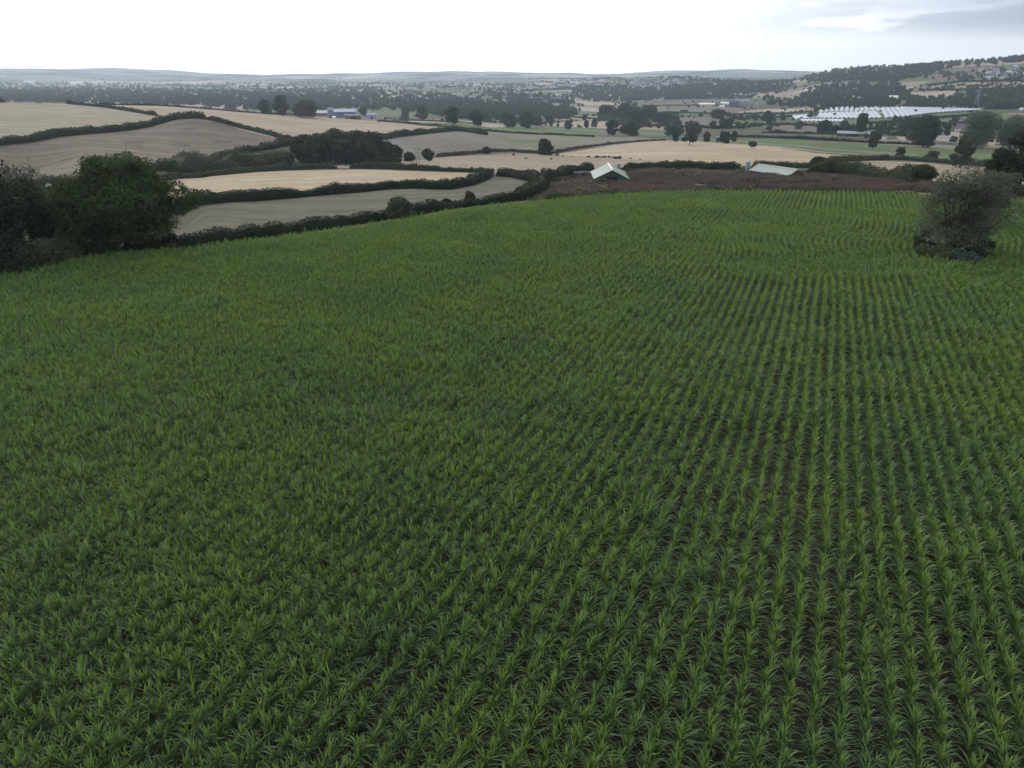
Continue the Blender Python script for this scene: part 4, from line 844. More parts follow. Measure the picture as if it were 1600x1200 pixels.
# feed bin with cone foot and roof on legs
def silo(label, name, loc, r, h, m):
    e = bpy.data.objects.new(name, None); COL.objects.link(e); e.location = loc; tag(e, label, 'silo')
    def ringmesh(nm, P, k=18):
        b = MB(); V = [(rr_ * math.cos(2 * math.pi * j / k), rr_ * math.sin(2 * math.pi * j / k), z) for rr_, z in P for j in range(k)]
        b.add(V, [(i * k + j, i * k + (j + 1) % k, (i + 1) * k + (j + 1) % k, (i + 1) * k + j) for i in range(len(P) - 1) for j in range(k)]); link(nm, b.mesh(nm, m, True), e)
    ringmesh('hopper', [(0.15, h * 0.14), (0.2, h * 0.16), (r, h * 0.36)]); P = []
    for i in range(9): P += [(r, h * (0.36 + 0.055 * i)), (r * 1.03, h * (0.375 + 0.055 * i))]
    ringmesh('body', P + [(r, h * 0.87)]); ringmesh('cap', [(r * 1.06, h * 0.865), (r * 0.2, h * 0.985), (0.01, h)])
    for a in range(4):
        b = MB(); c, s = math.cos(a * math.pi / 2 + 0.6) * r * 0.95, math.sin(a * math.pi / 2 + 0.6) * r * 0.95; b.bar((c, s, -0.6), (c, s, h * 0.4), 0.12); link('leg', b.mesh('leg', steel_m), e)
    b = MB()
    for s in (-0.2, 0.2): b.bar((s, -r * 1.1, 0.3), (s, -r * 1.1, h * 0.88), 0.04)
    for z in np.arange(0.5, h * 0.87, 0.35): b.bar((-0.2, -r * 1.1, z), (0.2, -r * 1.1, z), 0.03)
    link('ladder', b.mesh('ladder', steel_m), e)
loc, q = at(1167, 270); silo('blue grey steel feed bin left of the low green roofed shed', 'feed_silo', loc, 3.6 * q, 19 * q, steel_m)
loc, q = at(966, 266); silo('blue grey steel feed bin behind the green barn', 'feed_silo', loc, 2.5 * q, 11 * q, steel_m)
bld('small grey lean shed left of the green barn', 'shed', 'small_shed', 914, 276, 16, 10, 6, 5, dkgrey_m, dkgrey_m, door=(-1.2, 1.2, 1.6, 'side'))
bld('tiny brown pallet shelter left of the small grey shed', 'shelter', 'small_shelter', 901, 275, 6, 6, 5, 0, timber_m, dkgrey_m)
# far end details: gate, posts
def gate(label, u, v, w):
    loc, q = at(u, v); e = bpy.data.objects.new('field_gate', None); COL.objects.link(e); e.location = loc; e.rotation_euler = (0, 0, -math.atan2(loc[0], loc[1])); tag(e, label, 'gate')
    wh = plain('gate_grey', (0.45, 0.45, 0.45), 0.5, 0.5)
    for s in (-1, 1): b = MB(); b.box(s * w / 2 - 0.12, s * w / 2 + 0.12, -0.12, 0.12, -0.5, 1.5); link('post', b.mesh('post', timber_m), e)
    b = MB()
    for z in (0.3, 0.5, 0.72, 0.95, 1.2): b.bar((-w / 2 + 0.14, 0, z), (w / 2 - 0.14, 0, z), 0.07)
    for x in (-w / 2 + 0.16, 0, w / 2 - 0.16): b.bar((x, 0.05, 0.25), (x, 0.05, 1.24), 0.06)
    b.bar((-w / 2 + 0.14, -0.06, 0.3), (0, -0.06, 1.2), 0.05); link('rails', b.mesh('rails', wh), e)
gate('pale field gate in the hedge gap behind the bright stubble strip', 537, 263.5, 4.6)
gate('pale gate at the hedge gap right of the stubble strip corner', 771, 275, 3.4)
pale_post = plain('weathered_pole', (0.24, 0.25, 0.22), 0.9, 0.2)
loc, q = at(653, 256); e = bpy.data.objects.new('pole_pair', None); COL.objects.link(e); e.location = loc; tag(e, 'pair of pale wooden poles carrying a cross beam right of the copse', 'utility pole')
for s in (-1, 1): b = MB(); b.tube([(s * 0.6, 0, -0.5), (s * 0.55, 0, 7.0)], [0.22, 0.14], 8); link('pole', b.mesh('pole', pale_post, True), e)
b = MB(); b.bar((-1.3, 0, 6.4), (1.3, 0, 6.4), 0.18); link('cross_beam', b.mesh('cross_beam', pale_post), e)
b = MB()
for x in (-1.1, 0, 1.1): b.tube([(x, 0, 6.5), (x, 0, 6.85)], [0.08, 0.05], 6)
link('insulators', b.mesh('insulators', dark_m, True), e)

# blue farm on the left skyline
bld('long blue farm shed with pale blue roof on the left skyline', 'farm shed', 'farm_shed', 535, 183, 42, 26, 8, 0, blue_m, blueroof_m, windows=3)
bld('tall light blue silo house at the left end of the blue shed', 'farm shed', 'feed_house', 517, 184, 8, 10, 12, 8, blueroof_m, blueroof_m, pitch=0.5, door=(-1.5, 1.5, 3, 'side'))
bld('low grey farm shed with dark front left of the blue sheds', 'farm shed', 'farm_shed', 500, 181, 28, 22, 4.5, -4, dkgrey_m, grey_m)
bld('brown fronted shed with grey roof right of the blue shed', 'farm shed', 'farm_shed', 551, 186, 24, 16, 5, 4, timber_m, dkgrey_m, door=(-3, 3, 2.6, 'side'))
bld('small blue grey box shed right of the blue farm', 'farm shed', 'farm_shed', 581, 186, 15, 14, 7, 0, grey_m, blueroof_m, pitch=0.15, door=(-2, 2, 3, 'side'))
bld('small white shed in front of the blue farm sheds', 'farm shed', 'farm_shed', 522, 185, 6, 5, 2.4, 0, white_m, ridge_m)
# mid valley farm buildings
bld('long low white roofed barn above the mauve field', 'barn', 'white_barn', 1104, 166, 24, 12, 3, -2, cream_m, ridge_m, 900)
bld('white roofed barn right of the long low white barn', 'barn', 'white_barn', 1132, 165, 12, 12, 3.4, 3, cream_m, ridge_m, 900)
bld('dark blue gabled barn in the middle of the far farm', 'barn', 'blue_barn', 1141, 164, 9, 10, 4.4, 8, blue_m, slate_m, 900, pitch=0.6)
bld('small dark blue gabled barn beside the larger dark blue one', 'barn', 'blue_barn', 1150, 164, 8, 9, 4.4, 8, blue_m, slate_m, 900, pitch=0.6)
bld('long pale blue roofed barn at the right of the far farm', 'barn', 'pale_barn', 1160, 162, 22, 14, 4, -3, grey_m, blueroof_m, 900)
bld('small white wall shed below the far blue barns', 'shed', 'white_shed', 1128, 168, 8, 6, 2.4, 0, white_m, ridge_m, 900)
bld('white gabled house in the trees above the far barns', 'house', 'white_house', 1108, 151, 7, 6, 4.5, 10, white_m, dkgrey_m, 900, pitch=0.9, chimney=[0], windows=2)
bld('tiny white house on the slope right of the town', 'house', 'white_house', 1117, 135, 4, 4, 3, -8, white_m, ridge_m, 900, pitch=0.6)
bld('white house roof among the trees over the polytunnels', 'house', 'white_house', 1395, 156, 13, 9, 4, 5, white_m, ridge_m, 900, pitch=0.5, chimney=[1.5], windows=3)
bld('long grey roofed house left of the white house over the polytunnels', 'house', 'grey_house', 1345, 156, 16, 8, 3, 0, cream_m, grey_m, 900, windows=3)
bld('white gleaming low shed left of the hillside wood', 'shed', 'white_shed', 1263, 143, 9, 7, 2.2, 0, white_m, ridge_m, 900)
bld('long grey barn with dark openings behind the road trees', 'barn', 'grey_barn', 1333, 213, 46, 20, 4.5, -3, timber_m, grey_m, door=(-6, 5, 3, 'side'))
bld('tall grey farm shed right of the biggest road tree', 'farm shed', 'grey_shed', 1460, 214, 16, 18, 12, 30, grey_m, dkgrey_m, pitch=0.35, door=(-2, 3, 4, 'side'))
bld('purple slate roofed house with two gables near the right edge', 'house', 'slate_house', 1506, 208, 24, 15, 7, -12, cream_m, slate_m, pitch=0.9, chimney=[-3, 3], windows=4)
bld('long low white walled shed below the purple roofed house', 'shed', 'low_shed', 1478, 217, 26, 8, 3, -2, white_m, grey_m)
bld('long low grey barn in front of the purple roofed house', 'barn', 'low_barn', 1475, 226, 34, 9, 3, -3, grey_m, dkgrey_m)
bld('small purple roofed outbuilding on the green field at right', 'shed', 'outbuilding', 1506, 190, 12, 8, 3, 0, cream_m, slate_m, pitch=0.5)
bld('small white fronted cottage right of the slim meadow tree', 'house', 'cottage', 1382, 218, 6, 6, 5, 10, white_m, dkgrey_m, pitch=0.7, chimney=[0])
bld('flat pale roofed shed on the road hedge at right', 'shed', 'road_shed', 1412, 247, 14, 6, 2.6, 0, cream_m, grey_m, pitch=0.1)
# red roofed row and pale sheds far left of the town
for i, (u, v, w, lb) in enumerate([(672, 137, 20, 'long white building with red brown roof in the far valley'), (691, 136, 9, 'short white building with red brown roof right of the long one in the far valley'), (668, 133, 8, 'small red brown roof behind the long white building in the far valley')]):
    bld(lb, 'house', 'red_roofed_building', u, v, w, 5, 2, 0, white_m, red_m, 1500, pitch=0.6)
for i, (u, v, w, lb) in enumerate([(616, 161, 3.4, 'single bright white house in front of the left woods'), (870, 152, 5, 'white house at the end of the valley meadow'), (904, 150, 4, 'small white house in the wood below the town'), (953, 153, 3.4, 'lone pale house in the dark wood below the town'), (891, 137, 6, 'larger white building in the left part of the town'), (46, 131, 14, 'pale farm buildings far behind the left woods'), (120, 133, 16, 'bright pale sheds far behind the left woods'), (861, 153, 3, 'tiny white cottage left of the meadow end house')]):
    bld(lb, 'house', 'white_house', u, v, w, 4, 3, 10 - 7 * (i % 4), white_m, ridge_m, 1300, pitch=0.7, chimney=[0])

# blue lorry parked by the road trees
loc, q = at(1125, 222); e = bpy.data.objects.new('lorry', None); COL.objects.link(e); e.location = loc; e.rotation_euler = (0, 0, -math.atan2(loc[0], loc[1]) + 0.08); tag(e, 'blue box lorry parked by the road trees behind the stubble', 'lorry')
b = MB(); b.box(-3.6, 2.6, -1.25, 1.25, 0.95, 3.9); link('box_body', b.mesh('box_body', blue_m), e)
b = MB(); b.box(-3.62, 2.62, -1.27, 1.27, 3.91, 4.0); link('box_roof', b.mesh('box_roof', white_m), e)
b = MB(); b.box(2.75, 4.5, -1.2, 1.2, 0.6, 2.3); b.add([(2.75, -1.2, 2.3), (4.5, -1.2, 2.3), (4.5, 1.2, 2.3), (2.75, 1.2, 2.3), (2.75, -1.1, 3.2), (4.15, -1.1, 3.2), (4.15, 1.1, 3.2), (2.75, 1.1, 3.2)], [(4, 5, 6, 7), (0, 1, 5, 4), (1, 2, 6, 5), (2, 3, 7, 6), (3, 0, 4, 7)]); link('cab', b.mesh('cab', blue_m), e)
b = MB(); b.add([(4.52, -1.0, 2.35), (4.52, 1.0, 2.35), (4.2, 0.95, 3.1), (4.2, -0.95, 3.1)], [(0, 1, 2, 3)]); link('windscreen', b.mesh('windscreen', glass_m), e)
for x in (-2.6, -1.4, 3.5):
    for s in (-1.1, 1.1): b = MB(); b.tube([(x, s - 0.14, 0.5), (x, s + 0.14, 0.5)], [0.5, 0.5], 14); b.add([(x + 0.5 * math.cos(t_ * 0.449), s - 0.14 if s < 0 else s + 0.14, 0.5 + 0.5 * math.sin(t_ * 0.449)) for t_ in range(14)] + [(x, s, 0.5)], [(j, (j + 1) % 14, 14) for j in range(14)]); link('wheel', b.mesh('wheel', dark_m), e)

# polytunnels: white hoops in three blocks on the slope
def tunnel_mesh(Ln, r, h):
    b = MB(); k = 9; n = 6; V = []
    for i in range(n):
        y = Ln * i / (n - 1)
        for j in range(k): a = math.pi * j / (k - 1); V.append((-r * math.cos(a), y, h * math.sin(a) ** 0.85 - 0.3))
    b.add(V, [(i * k + j, i * k + j + 1, (i + 1) * k + j + 1, (i + 1) * k + j) for i in range(n - 1) for j in range(k - 1)]); skin = b.mesh('tunnel_skin', film_m, True)
    ends = []
    for y, s in ((0.06, 1), (Ln - 0.06, -1)):
        c = MB()
        V = [(-r * 0.98 * math.cos(math.pi * j / 8), y, h * 0.98 * math.sin(math.pi * j / 8) ** 0.85 - 0.3) for j in range(9)] + [(0, y, -0.3)]
        c.add(V, [((j, j + 1, 9) if s > 0 else (j + 1, j, 9)) for j in range(8)]); ends.append(c.mesh('tunnel_end', conc_m))
    return skin, ends
def tunnels(ptsA, ptsB, step, label, group, dmin=900):
    """a block of tunnels; each runs from the line A to the line B (photo outlines on the slope)"""
    A = np.array([cast(u, v, dmin) for u, v in ptsA]); B = np.array([cast(u, v, dmin) for u, v in ptsB])
    sa = np.concatenate([[0], np.cumsum(np.hypot(*np.diff(A, axis=0).T))]); sb = np.concatenate([[0], np.cumsum(np.hypot(*np.diff(B, axis=0).T))]); n = max(2, int(sa[-1] / step))
    cache = None
    for i in range(n):
        f = (i + 0.5) / n; ax, ay = np.interp(f * sa[-1], sa, A[:, 0]), np.interp(f * sa[-1], sa, A[:, 1]); bx, by = np.interp(f * sb[-1], sb, B[:, 0]), np.interp(f * sb[-1], sb, B[:, 1])
        Ln = math.hypot(bx - ax, by - ay)
        if Ln < 6: continue
        za, zb = float(zfun(ax, ay)), float(zfun(bx, by))
        if cache is None: cache = (tunnel_mesh(10.0, step * 0.43, 2.6))
        e = bpy.data.objects.new('polytunnel', None); COL.objects.link(e); e.location = (ax, ay, za)
        e.rotation_euler = (math.atan2(zb - za, Ln), 0, math.atan2(-(bx - ax), by - ay)); e.scale = (1, Ln / 10.0, 1); tag(e, label, 'polytunnel', group)
        link('cover', cache[0], e); [link('end_wall', q_, e) for q_ in cache[1]]
tunnels([(1245, 187), (1300, 186), (1350, 186), (1380, 186)], [(1238, 182), (1290, 178), (1335, 176), (1370, 175)], 7.4, 'white polytunnel in the middle block on the slope', 'polytunnels of the middle block')
tunnels([(1255, 191), (1290, 191), (1325, 192)], [(1251, 188), (1284, 188), (1318, 188)], 7.4, 'short white polytunnel in the small front block', 'polytunnels of the front block')
tunnels([(1283, 177), (1330, 175.5), (1380, 174)], [(1276, 172), (1320, 168.5), (1372, 168.5)], 7.4, 'white polytunnel in the upper left block on the slope', 'polytunnels of the upper block')
tunnels([(1384, 186), (1420, 183), (1460, 178), (1500, 175), (1538, 173)], [(1376, 170), (1410, 169), (1450, 170), (1490, 171), (1528, 172)], 8.2, 'long white polytunnel in the wide right block that narrows to a tip', 'polytunnels of the wide right block')
tunnels([(1592, 174), (1612, 174), (1640, 175)], [(1590, 169), (1612, 168), (1640, 168)], 8.6, 'white polytunnel at the right edge of the photo', 'polytunnels at the right edge')

# town on the far slope, hillside hamlet, houses
def house_me(seed):
    r = random.Random(seed); b = MB(); a, c, h = r.uniform(5, 8), r.uniform(4, 5), r.uniform(4.6, 5.6); b.box(-a, a, -c, c, -3, h, 0); rd = h + c * 0.8
    for s in (-1, 1): b.add([(s * a, -c, h + 0.01), (s * a, c, h + 0.01), (s * a, 0, rd)], [(0, 1, 2) if s > 0 else (1, 0, 2)], 0); b.add([(-a - .3, 0, rd + .1), (a + .3, 0, rd + .1), (a + .3, s * (c + .4), h - .2), (-a - .3, s * (c + .4), h - .2)], [(0, 1, 2, 3) if s < 0 else (3, 2, 1, 0)], 1)
    b.box(-a + 1, -a + 1.9, -.4, .4, rd - .5, rd + 1.2, 2)
    for x in (-a * .5, a * .5):
        for z in (1, 3.2): b.box(x - .6, x + .6, -c - .04, -c - .01, z, z + 1.1, 3)
    return b.mesh('house', [[white_m, cream_m, white_m, cream_m][seed % 4], [dkgrey_m, grey_m, slate_m, dkgrey_m][seed % 4], brick_m, glass_m])
HM = [house_me(i) for i in range(8)]
def village(poly, n, label, group, dmin, s=1.0):
    x, y = sample(poly, n, dmin)
    for i in range(n): one('house', label, 'house', HM[int(rngw.integers(0, 8))], (x[i], y[i], float(zfun(x[i], y[i]))), group, float(-math.atan2(x[i], y[i]) + rngw.uniform(-0.7, 0.7)), s * float(rngw.uniform(0.8, 1.25)))
village([(975, 134), (1000, 129), (1065, 129), (1070, 135), (1040, 137), (985, 138)], 70, 'small white house in the dense right half of the town', 'houses in the right half of the town', 2000, 1.15)
village([(855, 134), (880, 126), (935, 124), (945, 133), (925, 139), (870, 140)], 38, 'small pale house in the left half of the town', 'houses in the left half of the town', 2000, 1.25)
village([(1520, 122), (1530, 108), (1590, 106), (1605, 122), (1560, 124)], 18, 'pale house of the hamlet high on the right hillside', 'houses of the hillside hamlet', 1300, 0.95)
village([(1280, 136), (1310, 133), (1340, 132), (1340, 134), (1290, 138)], 7, 'small white house in a row at the foot of the hillside wood', 'row of houses below the hillside wood', 1300, 0.9)
village([(700, 150), (900, 150), (900, 165), (740, 165)], 10, 'pale house scattered in the mid valley woods', 'houses scattered in the mid valley', 1200, 0.9)

# lattice pylons
pyl_m = plain('pylon_steel', (0.30, 0.33, 0.36), 0.5, 0.5)
def pylon(label, u, vb, vt, dmin):
    x, y, z, k = spot(u, vb, dmin); H = (vb - vt) * k; e = bpy.data.objects.new('pylon', None); COL.objects.link(e); e.location = (x, y, z); e.rotation_euler = (0, 0, -math.atan2(x, y) + 0.3); tag(e, label, 'pylon', 'pylons crossing the valley'); t = 0.26
    b = MB(); W = lambda q: H * (0.12 * (1 - q) ** 1.4 + 0.018)
    L_ = np.linspace(0, 1, 9)
    for a, c in ((-1, -1), (1, -1), (1, 1), (-1, 1)):
        for q0, q1 in zip(L_[:-1], L_[1:]):
            b.bar((a * W(q0), c * W(q0), q0 * H), (a * W(q1), c * W(q1), q1 * H), t); a2, c2 = -c, a
            b.bar((a * W(q0), c * W(q0), q0 * H), (a2 * W(q1), c2 * W(q1), q1 * H), t * 0.6)
    link('tower', b.mesh('tower', pyl_m), e)
    for q, l in ((0.66, 0.17), (0.79, 0.21), (0.91, 0.15)): b = MB(); b.bar((-l * H, 0, q * H), (l * H, 0, q * H), t); b.bar((-l * H, 0, q * H), (0, 0, (q + 0.05) * H), t * 0.6); b.bar((l * H, 0, q * H), (0, 0, (q + 0.05) * H), t * 0.6); link('cross_arm', b.mesh('cross_arm', pyl_m), e)
pylon('thin pale lattice pylon over the trees right of the far barns', 1181, 172, 150, 900)
pylon('thin pale lattice pylon among the dark trees above the polytunnel tip', 1524, 168, 142, 900)

for i, (u, v, w, lb) in enumerate([(868, 284, 20, 'dark bramble clump at the left end of the weedy bank'), (890, 279, 16, 'dark bramble clump between the hedge and the green barn'), (995, 280, 12, 'low bramble clump right of the green barn'), (1018, 275, 18, 'low dark bramble clump behind the weeds right of the green barn'), (1060, 279, 14, 'low bramble clump in the middle of the weedy bank'), (1140, 277, 14, 'low bramble clump left of the feed bin'), (1262, 283, 18, 'dark bramble clump just right of the long low shed'), (1310, 285, 24, 'wide bramble clump right along the weedy bank'), (1360, 290, 18, 'bramble clump near the right end of the weedy bank'), (1225, 287, 16, 'low bramble clump in front of the long low shed')]):
    x, y, z, k = spot(u, v); one('bramble', lb, 'bramble', bush_mesh(700 + i, w * k * 0.42, w * k * 0.6, [dark_l, brown_l, olive_l][i % 3], 900, 0.4, 8), (x, y, z - 0.1))
# ------------------------------------------------------------------ maize
def maize_mat(name, low, mid, topc):
    m, t, b = mat(name, 0.42, 0.42)
    g = node(t, 'ShaderNodeNewGeometry'); oi = node(t, 'ShaderNodeObjectInfo'); at_ = node(t, 'ShaderNodeAttribute'); at_.attribute_name = 'age'
    big = pos_noise(t, 0.11, 3, 0.6, vec=oi.outputs['Location'])
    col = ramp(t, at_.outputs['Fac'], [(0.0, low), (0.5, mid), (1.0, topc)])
    a = node(t, 'ShaderNodeMath', operation='MULTIPLY_ADD'); a.inputs[1].default_value = 0.45; t.links.new(g.outputs['Random Per Island'], a.inputs[0]); 
    a2 = node(t, 'ShaderNodeMath', operation='MULTIPLY_ADD'); a2.inputs[1].default_value = 0.45; t.links.new(oi.outputs['Random'], a2.inputs[0]); t.links.new(a2.outputs[0], a.inputs[2])
    col = mixc(t, 1.0, col, ramp(t, a.outputs[0], [(0.0, (0.66, 0.72, 0.80)), (0.62, (1.15, 1.12, 1.0)), (0.78, (1.28, 1.15, 0.95))]), 'MULTIPLY')
    col = mixc(t, 1.0, col, ramp(t, big, [(0.36, (0.86, 0.92, 1.12)), (0.52, (1.0, 1.0, 1.0)), (0.70, (1.16, 1.08, 0.9))]), 'MULTIPLY')
    t.links.new(col, b.inputs['Base Color'])
    tr = node(t, 'ShaderNodeBsdfTranslucent'); t.links.new(mixc(t, 1.0, col, (1.25, 1.35, 0.7), 'MULTIPLY'), tr.inputs['Color'])
    ms = node(t, 'ShaderNodeMixShader'); ms.inputs[0].default_value = 0.30; t.links.new(b.outputs[0], ms.inputs[1]); t.links.new(tr.outputs[0], ms.inputs[2]); t.links.new(ms.outputs[0], t.nodes['Material Output'].inputs['Surface']); return m
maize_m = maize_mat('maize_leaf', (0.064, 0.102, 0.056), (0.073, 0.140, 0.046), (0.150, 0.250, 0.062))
def maize_mesh(seed, H, nl=17, seg=5):
    rng = np.random.default_rng(seed); V, F, age = [], [], []; n = 0; plane = rng.uniform(-0.5, 0.5)
    for i in range(nl):
        f = i / (nl - 1); a = plane + (i % 2) * math.pi + rng.normal() * 0.5; z0 = H * (0.12 + 0.60 * f)
        Ln = H * (0.33 + 0.20 * math.sin(math.pi * min(f * 0.95 + 0.12, 1)) - 0.05 * f) * rng.uniform(0.85, 1.2); el = 0.70 + 0.82 * f ** 0.8 + rng.normal() * 0.17; droop = (1.9 - 1.35 * f) * rng.uniform(0.8, 1.25); w0 = 0.0135 * (1.25 - 0.35 * f)
        p = np.array([0.0, 0.0, z0]); dr = np.array([math.cos(a), math.sin(a), 0]); sd = np.array([-math.sin(a), math.cos(a), 0]); tw = rng.normal() * 0.5
        for j in range(seg + 1):
            q = j / seg; w = w0 * (0.65 + 0.9 * q) * (1 - q ** 2.2) + 0.003; e = el - droop * q ** 1.35; fold = np.array([0, 0, 0.35 * w]); s2 = sd * math.cos(tw * q) + np.array([0, 0, 1.0]) * math.sin(tw * q)
            V += [p - s2 * w + fold, p, p + s2 * w + fold]; age += [f] * 3; p = p + (dr * math.cos(e) + np.array([0, 0, 1]) * math.sin(e)) * Ln / seg
        for j in range(seg):
            k = n + 3 * j; F += [(k, k + 1, k + 4, k + 3), (k + 1, k + 2, k + 5, k + 4)]
        n += 3 * (seg + 1)
    st = []
    for z, r in ((-0.05, 0.016), (H * 0.75, 0.010)):
        for j in range(4): st.append((r * math.cos(j * 1.571), r * math.sin(j * 1.571), z))
    V += st; age += [0.3] * 8; F += [(n + j, n + (j + 1) % 4, n + 4 + (j + 1) % 4, n + 4 + j) for j in range(4)]
    return mesh_np('maize_plant', V, np.array(F), maize_m, attr={'age': ('POINT', age)})
MZ = [maize_mesh(500 + i, 1.0 + 0.045 * i) for i in range(8)]
def vnoise(x, y, s, seed=0):
    i = np.floor(x / s).astype(np.int64); j = np.floor(y / s).astype(np.int64); fx = x / s - i; fy = y / s - j; fx = fx * fx * (3 - 2 * fx); fy = fy * fy * (3 - 2 * fy)
    return (hsh(i, j, seed) * (1 - fx) + hsh(i + 1, j, seed) * fx) * (1 - fy) + (hsh(i, j + 1, seed) * (1 - fx) + hsh(i + 1, j + 1, seed) * fx) * fy
RA = math.radians(23.3); RS, RW = 0.13, 0.75
def sm(a, b, x): q = np.clip((x - a) / (b - a), 0, 1); return q * q * (3 - 2 * q)
rm = np.random.default_rng(3)
S, K = np.meshgrid(np.arange(-10, 205, RS), np.arange(-230, 150), indexing='ij'); S = S.ravel(); K = K.ravel().astype(float)
S = S + rm.uniform(-0.05, 0.05, len(S)) + (K * 7.31) % RS; l0 = K * RW
side = sm(-15, -5, l0)                                      # the rows bend round the tree island
Lw = l0 - side * 2.3 * np.exp(-((S - 96) / 8.5) ** 2) + 0.05 * np.sin(S / 6 + K) + 0.12 * np.sin(S / 23 + 0.3)
Lw = Lw + rm.normal(size=len(S)) * 0.022
X = S * math.sin(RA) + Lw * math.cos(RA); Y = S * math.cos(RA) - Lw * math.sin(RA)
bl = (Y > 101) & (Y < 113) & (X > 36); X = X + bl * rm.uniform(-0.3, 0.3, len(X))
hd = (Y > 72.5) & (Y < 80.5) & (X > 24 + 3 * np.sin(Y))     # headland sown across
X, Y = X[~hd], Y[~hd]
hx, hy = np.meshgrid(np.arange(20, 95, RS), np.arange(72.6, 80.6, RW), indexing='ij'); hx = hx.ravel() + rm.uniform(-.06, .06, hx.size); hy = hy.ravel() + rm.normal(size=hy.size) * 0.04 + 0.2 * np.sin(hx / 7)
kk = hx > 24 + 3 * np.sin(hy); X = np.concatenate([X, hx[kk]]); Y = np.concatenate([Y, hy[kk]])
k = inpoly(X, Y, np.array(MAIZE)) & ~inpoly(X, Y, np.array(ISLAND)); X, Y = X[k], Y[k]
Z = zfun(X, Y); pu, pv, dep = project(X, Y, Z + 0.6); k = (dep > 5) & (pu > -90) & (pu < 1690) & (pv < 1330); X, Y, Z, pu, pv, dep = X[k], Y[k], Z[k], pu[k], pv[k], dep[k]
g = 0.62 * vnoise(X, Y, 6.0, 5) + 0.38 * vnoise(X, Y, 1.7, 6); thin = np.exp(-(((pu - 1230) / 190) ** 2 + ((pv - 930) / 190) ** 2))
sc_ = 0.86 + 0.30 * g - 0.10 * thin + rm.normal(size=len(X)) * 0.13 - 0.12 * sm(0.80, 0.92, vnoise(X, Y, 2.6, 9))
alive = rm.uniform(size=len(X)) > (0.04 + 0.16 * thin + 0.10 * sm(0.78, 0.9, vnoise(X, Y, 3.1, 12)))
X, Y, Z, pu, pv, dep, sc_ = [q[alive] for q in (X, Y, Z, pu, pv, dep, sc_)]; n = len(X); print('maize plants', n)
rot = np.stack([rm.normal(size=n) * 0.08, rm.normal(size=n) * 0.08, rm.uniform(0, 6.283, n)], 1); sc_ = np.clip(sc_, 0.42, 1.4)
w_ = rm.uniform(0.9, 1.15, n); scl = np.stack([sc_ * w_, sc_ * w_, sc_], 1); pick = rm.integers(0, 8, n)
P = np.stack([X, Y, Z], 1)
ok = np.nonzero((pu > 8) & (pu < 1592) & (pv < 1188))[0]; near = ok[np.argsort(dep[ok])][:290]
for i in near:
    o = one('maize_plant', 'green maize plant in the nearest rows along the bottom of the photo', 'maize plant', MZ[pick[i]], tuple(P[i]), 'maize plants nearest the camera'); o.rotation_euler = tuple(rot[i]); o.scale = tuple(scl[i])
m = np.ones(n, bool); m[near] = False
instancer('maize_crop', 'green maize crop sown in rows over the whole field', 'maize crop', P[m], rot[m], scl[m], pick[m], MZ, 'maize_kinds')

# ------------------------------------------------------------------ dry weeds of the bank, in clumps of dock, straw and green
def weed_mesh(seed, leaf, H, n, cs):
    rng = np.random.default_rng(seed); V, F = [], []; k = 0
    for i in range(n):
        a = rng.uniform(0, 6.28); r = rng.uniform(0, 0.45); b0 = np.array([r * math.cos(a), r * math.sin(a), 0]); h = H * rng.uniform(0.5, 1.1); tp = b0 + [rng.normal() * 0.22, rng.normal() * 0.22, h]; s = np.array([math.cos(a + 1.5), math.sin(a + 1.5), 0]) * cs
        V += [b0 - s * 0.5, b0 + s * 0.5, b0 * 0.4 + tp * 0.6 + s * 1.3, tp, b0 * 0.4 + tp * 0.6 - s * 1.3]; F += [(k, k + 1, k + 2, k + 4)]; k += 5
    F3 = [(j * 5 + 4, j * 5 + 2, j * 5 + 3) for j in range(n)]
    return mesh_np('weeds', V, [np.array(F), np.array(F3)], leaf)
dock_l = leaf_mat('dock_stems', (0.080, 0.060, 0.050), (0.18, 0.136, 0.116), 0.1, scale=0.15); strawg_l = leaf_mat('dead_grass', (0.16, 0.125, 0.085), (0.29, 0.235, 0.17), 0.15, scale=0.15); brw_l = leaf_mat('brown_weeds', (0.085, 0.070, 0.054), (0.18, 0.148, 0.115), 0.1, scale=0.15); grn_l = leaf_mat('green_weeds', (0.045, 0.060, 0.028), (0.085, 0.10, 0.05), 0.1, scale=0.15)
WM = [weed_mesh(i, [dock_l, dock_l, brw_l, brw_l, strawg_l, strawg_l, grn_l][i], [1.15, 0.95, 1.0, 0.7, 0.65, 0.5, 0.9][i], 26, [0.05, 0.05, 0.06, 0.07, 0.05, 0.05, 0.07][i]) for i in range(7)]
bank = np.array([f for f in FIELDS if f[0] == 'weedy_bank'][0][2]); b0, b1 = bank.min(0), bank.max(0)
wx = rm.uniform(b0[0], b1[0], 130000); wy = rm.uniform(b0[1], b1[1], 130000); k = inpoly(wx, wy, bank); wx, wy = wx[k], wy[k]; u, v, dp_ = project(wx, wy, zfun(wx, wy)); 
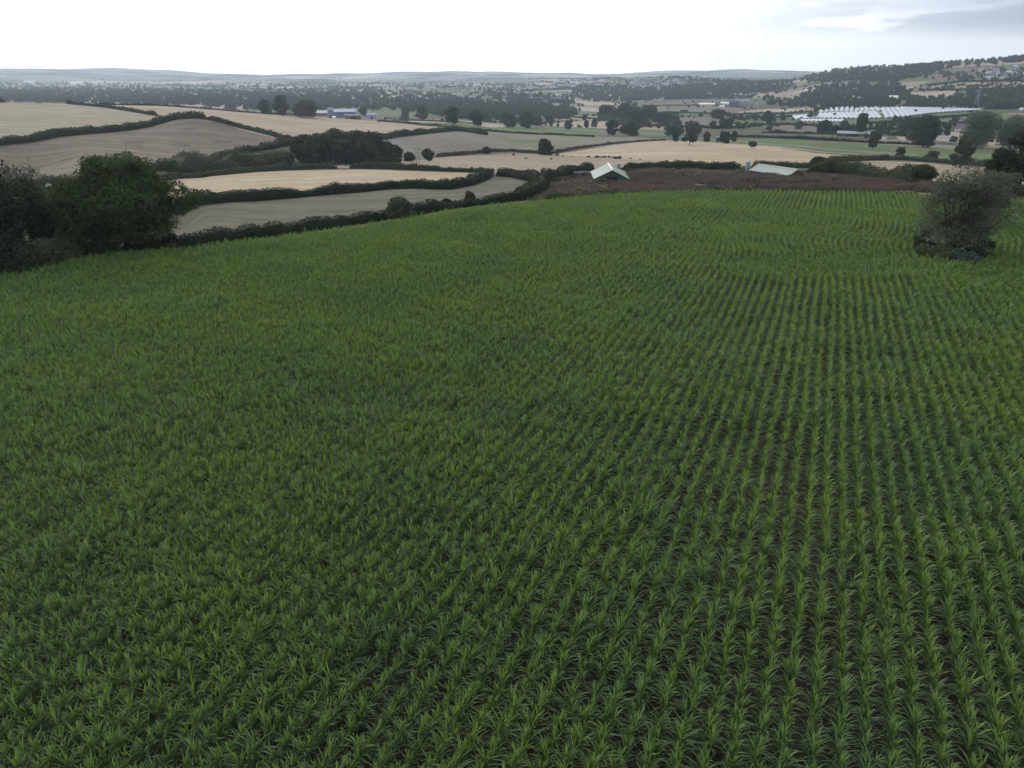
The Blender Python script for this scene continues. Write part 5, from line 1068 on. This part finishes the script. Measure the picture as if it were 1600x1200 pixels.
def out_of(u, v, a): return ~((u > a[0]) & (u < a[1]) & (v > a[2]) & (v < a[3]))
k = out_of(u, v, (928, 978, 264, 283)) & (vnoise(wx, wy, 5, 21) > 0.30) & (u > -50) & (u < 1660) & out_of(u, v, (1174, 1250, 262, 272.5)); wx, wy, u, v = wx[k], wy[k], u[k], v[k]; n = len(wx)
q = vnoise(wx, wy, 16, 31) * 0.6 + vnoise(wx, wy, 4, 32) * 0.4 + rm.normal(size=n) * 0.10
red = sm(292, 283, v) * 0 + sm(272, 284, v) * sm(930, 1020, u); pk = np.where(rm.uniform(size=n) < 0.10 + 0.50 * red * (q > 0.33), rm.integers(0, 2, n), np.where(q > 0.55, rm.integers(4, 6, n), np.where(q > 0.40, rm.integers(2, 4, n), 6)))
pk = np.where((rm.uniform(size=n) < 0.5) & (vnoise(wx, wy, 9, 44) > 0.62), 5, pk); pk = np.where((u < 930) & (rm.uniform(size=n) < 0.6), np.where(q > 0.6, 3, rm.integers(4, 6, n)), pk); s = rm.uniform(0.5, 1.3, n) * (0.3 + 0.8 * vnoise(wx, wy, 5, 33) ** 1.3); print('weeds', n)
z_ = np.zeros(n); instancer('dry_weeds', 'reddish brown dock stems and dead grass covering the rough bank', 'weeds', np.stack([wx, wy, zfun(wx, wy) - 0.03], 1), np.stack([z_, z_, rm.uniform(0, 6.28, n)], 1), np.stack([s, s, s], 1), pk, WM, 'weed_kinds')

# ------------------------------------------------------------------ the air
hz = MB(); hz.box(-11950, 11950, -11950, 11950, -72, 330)
hm = bpy.data.materials.new('haze'); hm.use_nodes = True; t = hm.node_tree; t.nodes.remove(t.nodes['Principled BSDF'])
pv_ = node(t, 'ShaderNodeVolumePrincipled'); pv_.inputs['Color'].default_value = (0.68, 0.82, 1.0, 1); pv_.inputs['Density'].default_value = 0.000095; pv_.inputs['Anisotropy'].default_value = 0.55
t.links.new(pv_.outputs[0], t.nodes['Material Output'].inputs['Volume'])
tag(link('haze', hz.mesh('haze', hm)), 'thin pale haze filling the air of the valley', 'haze', None, 'stuff')
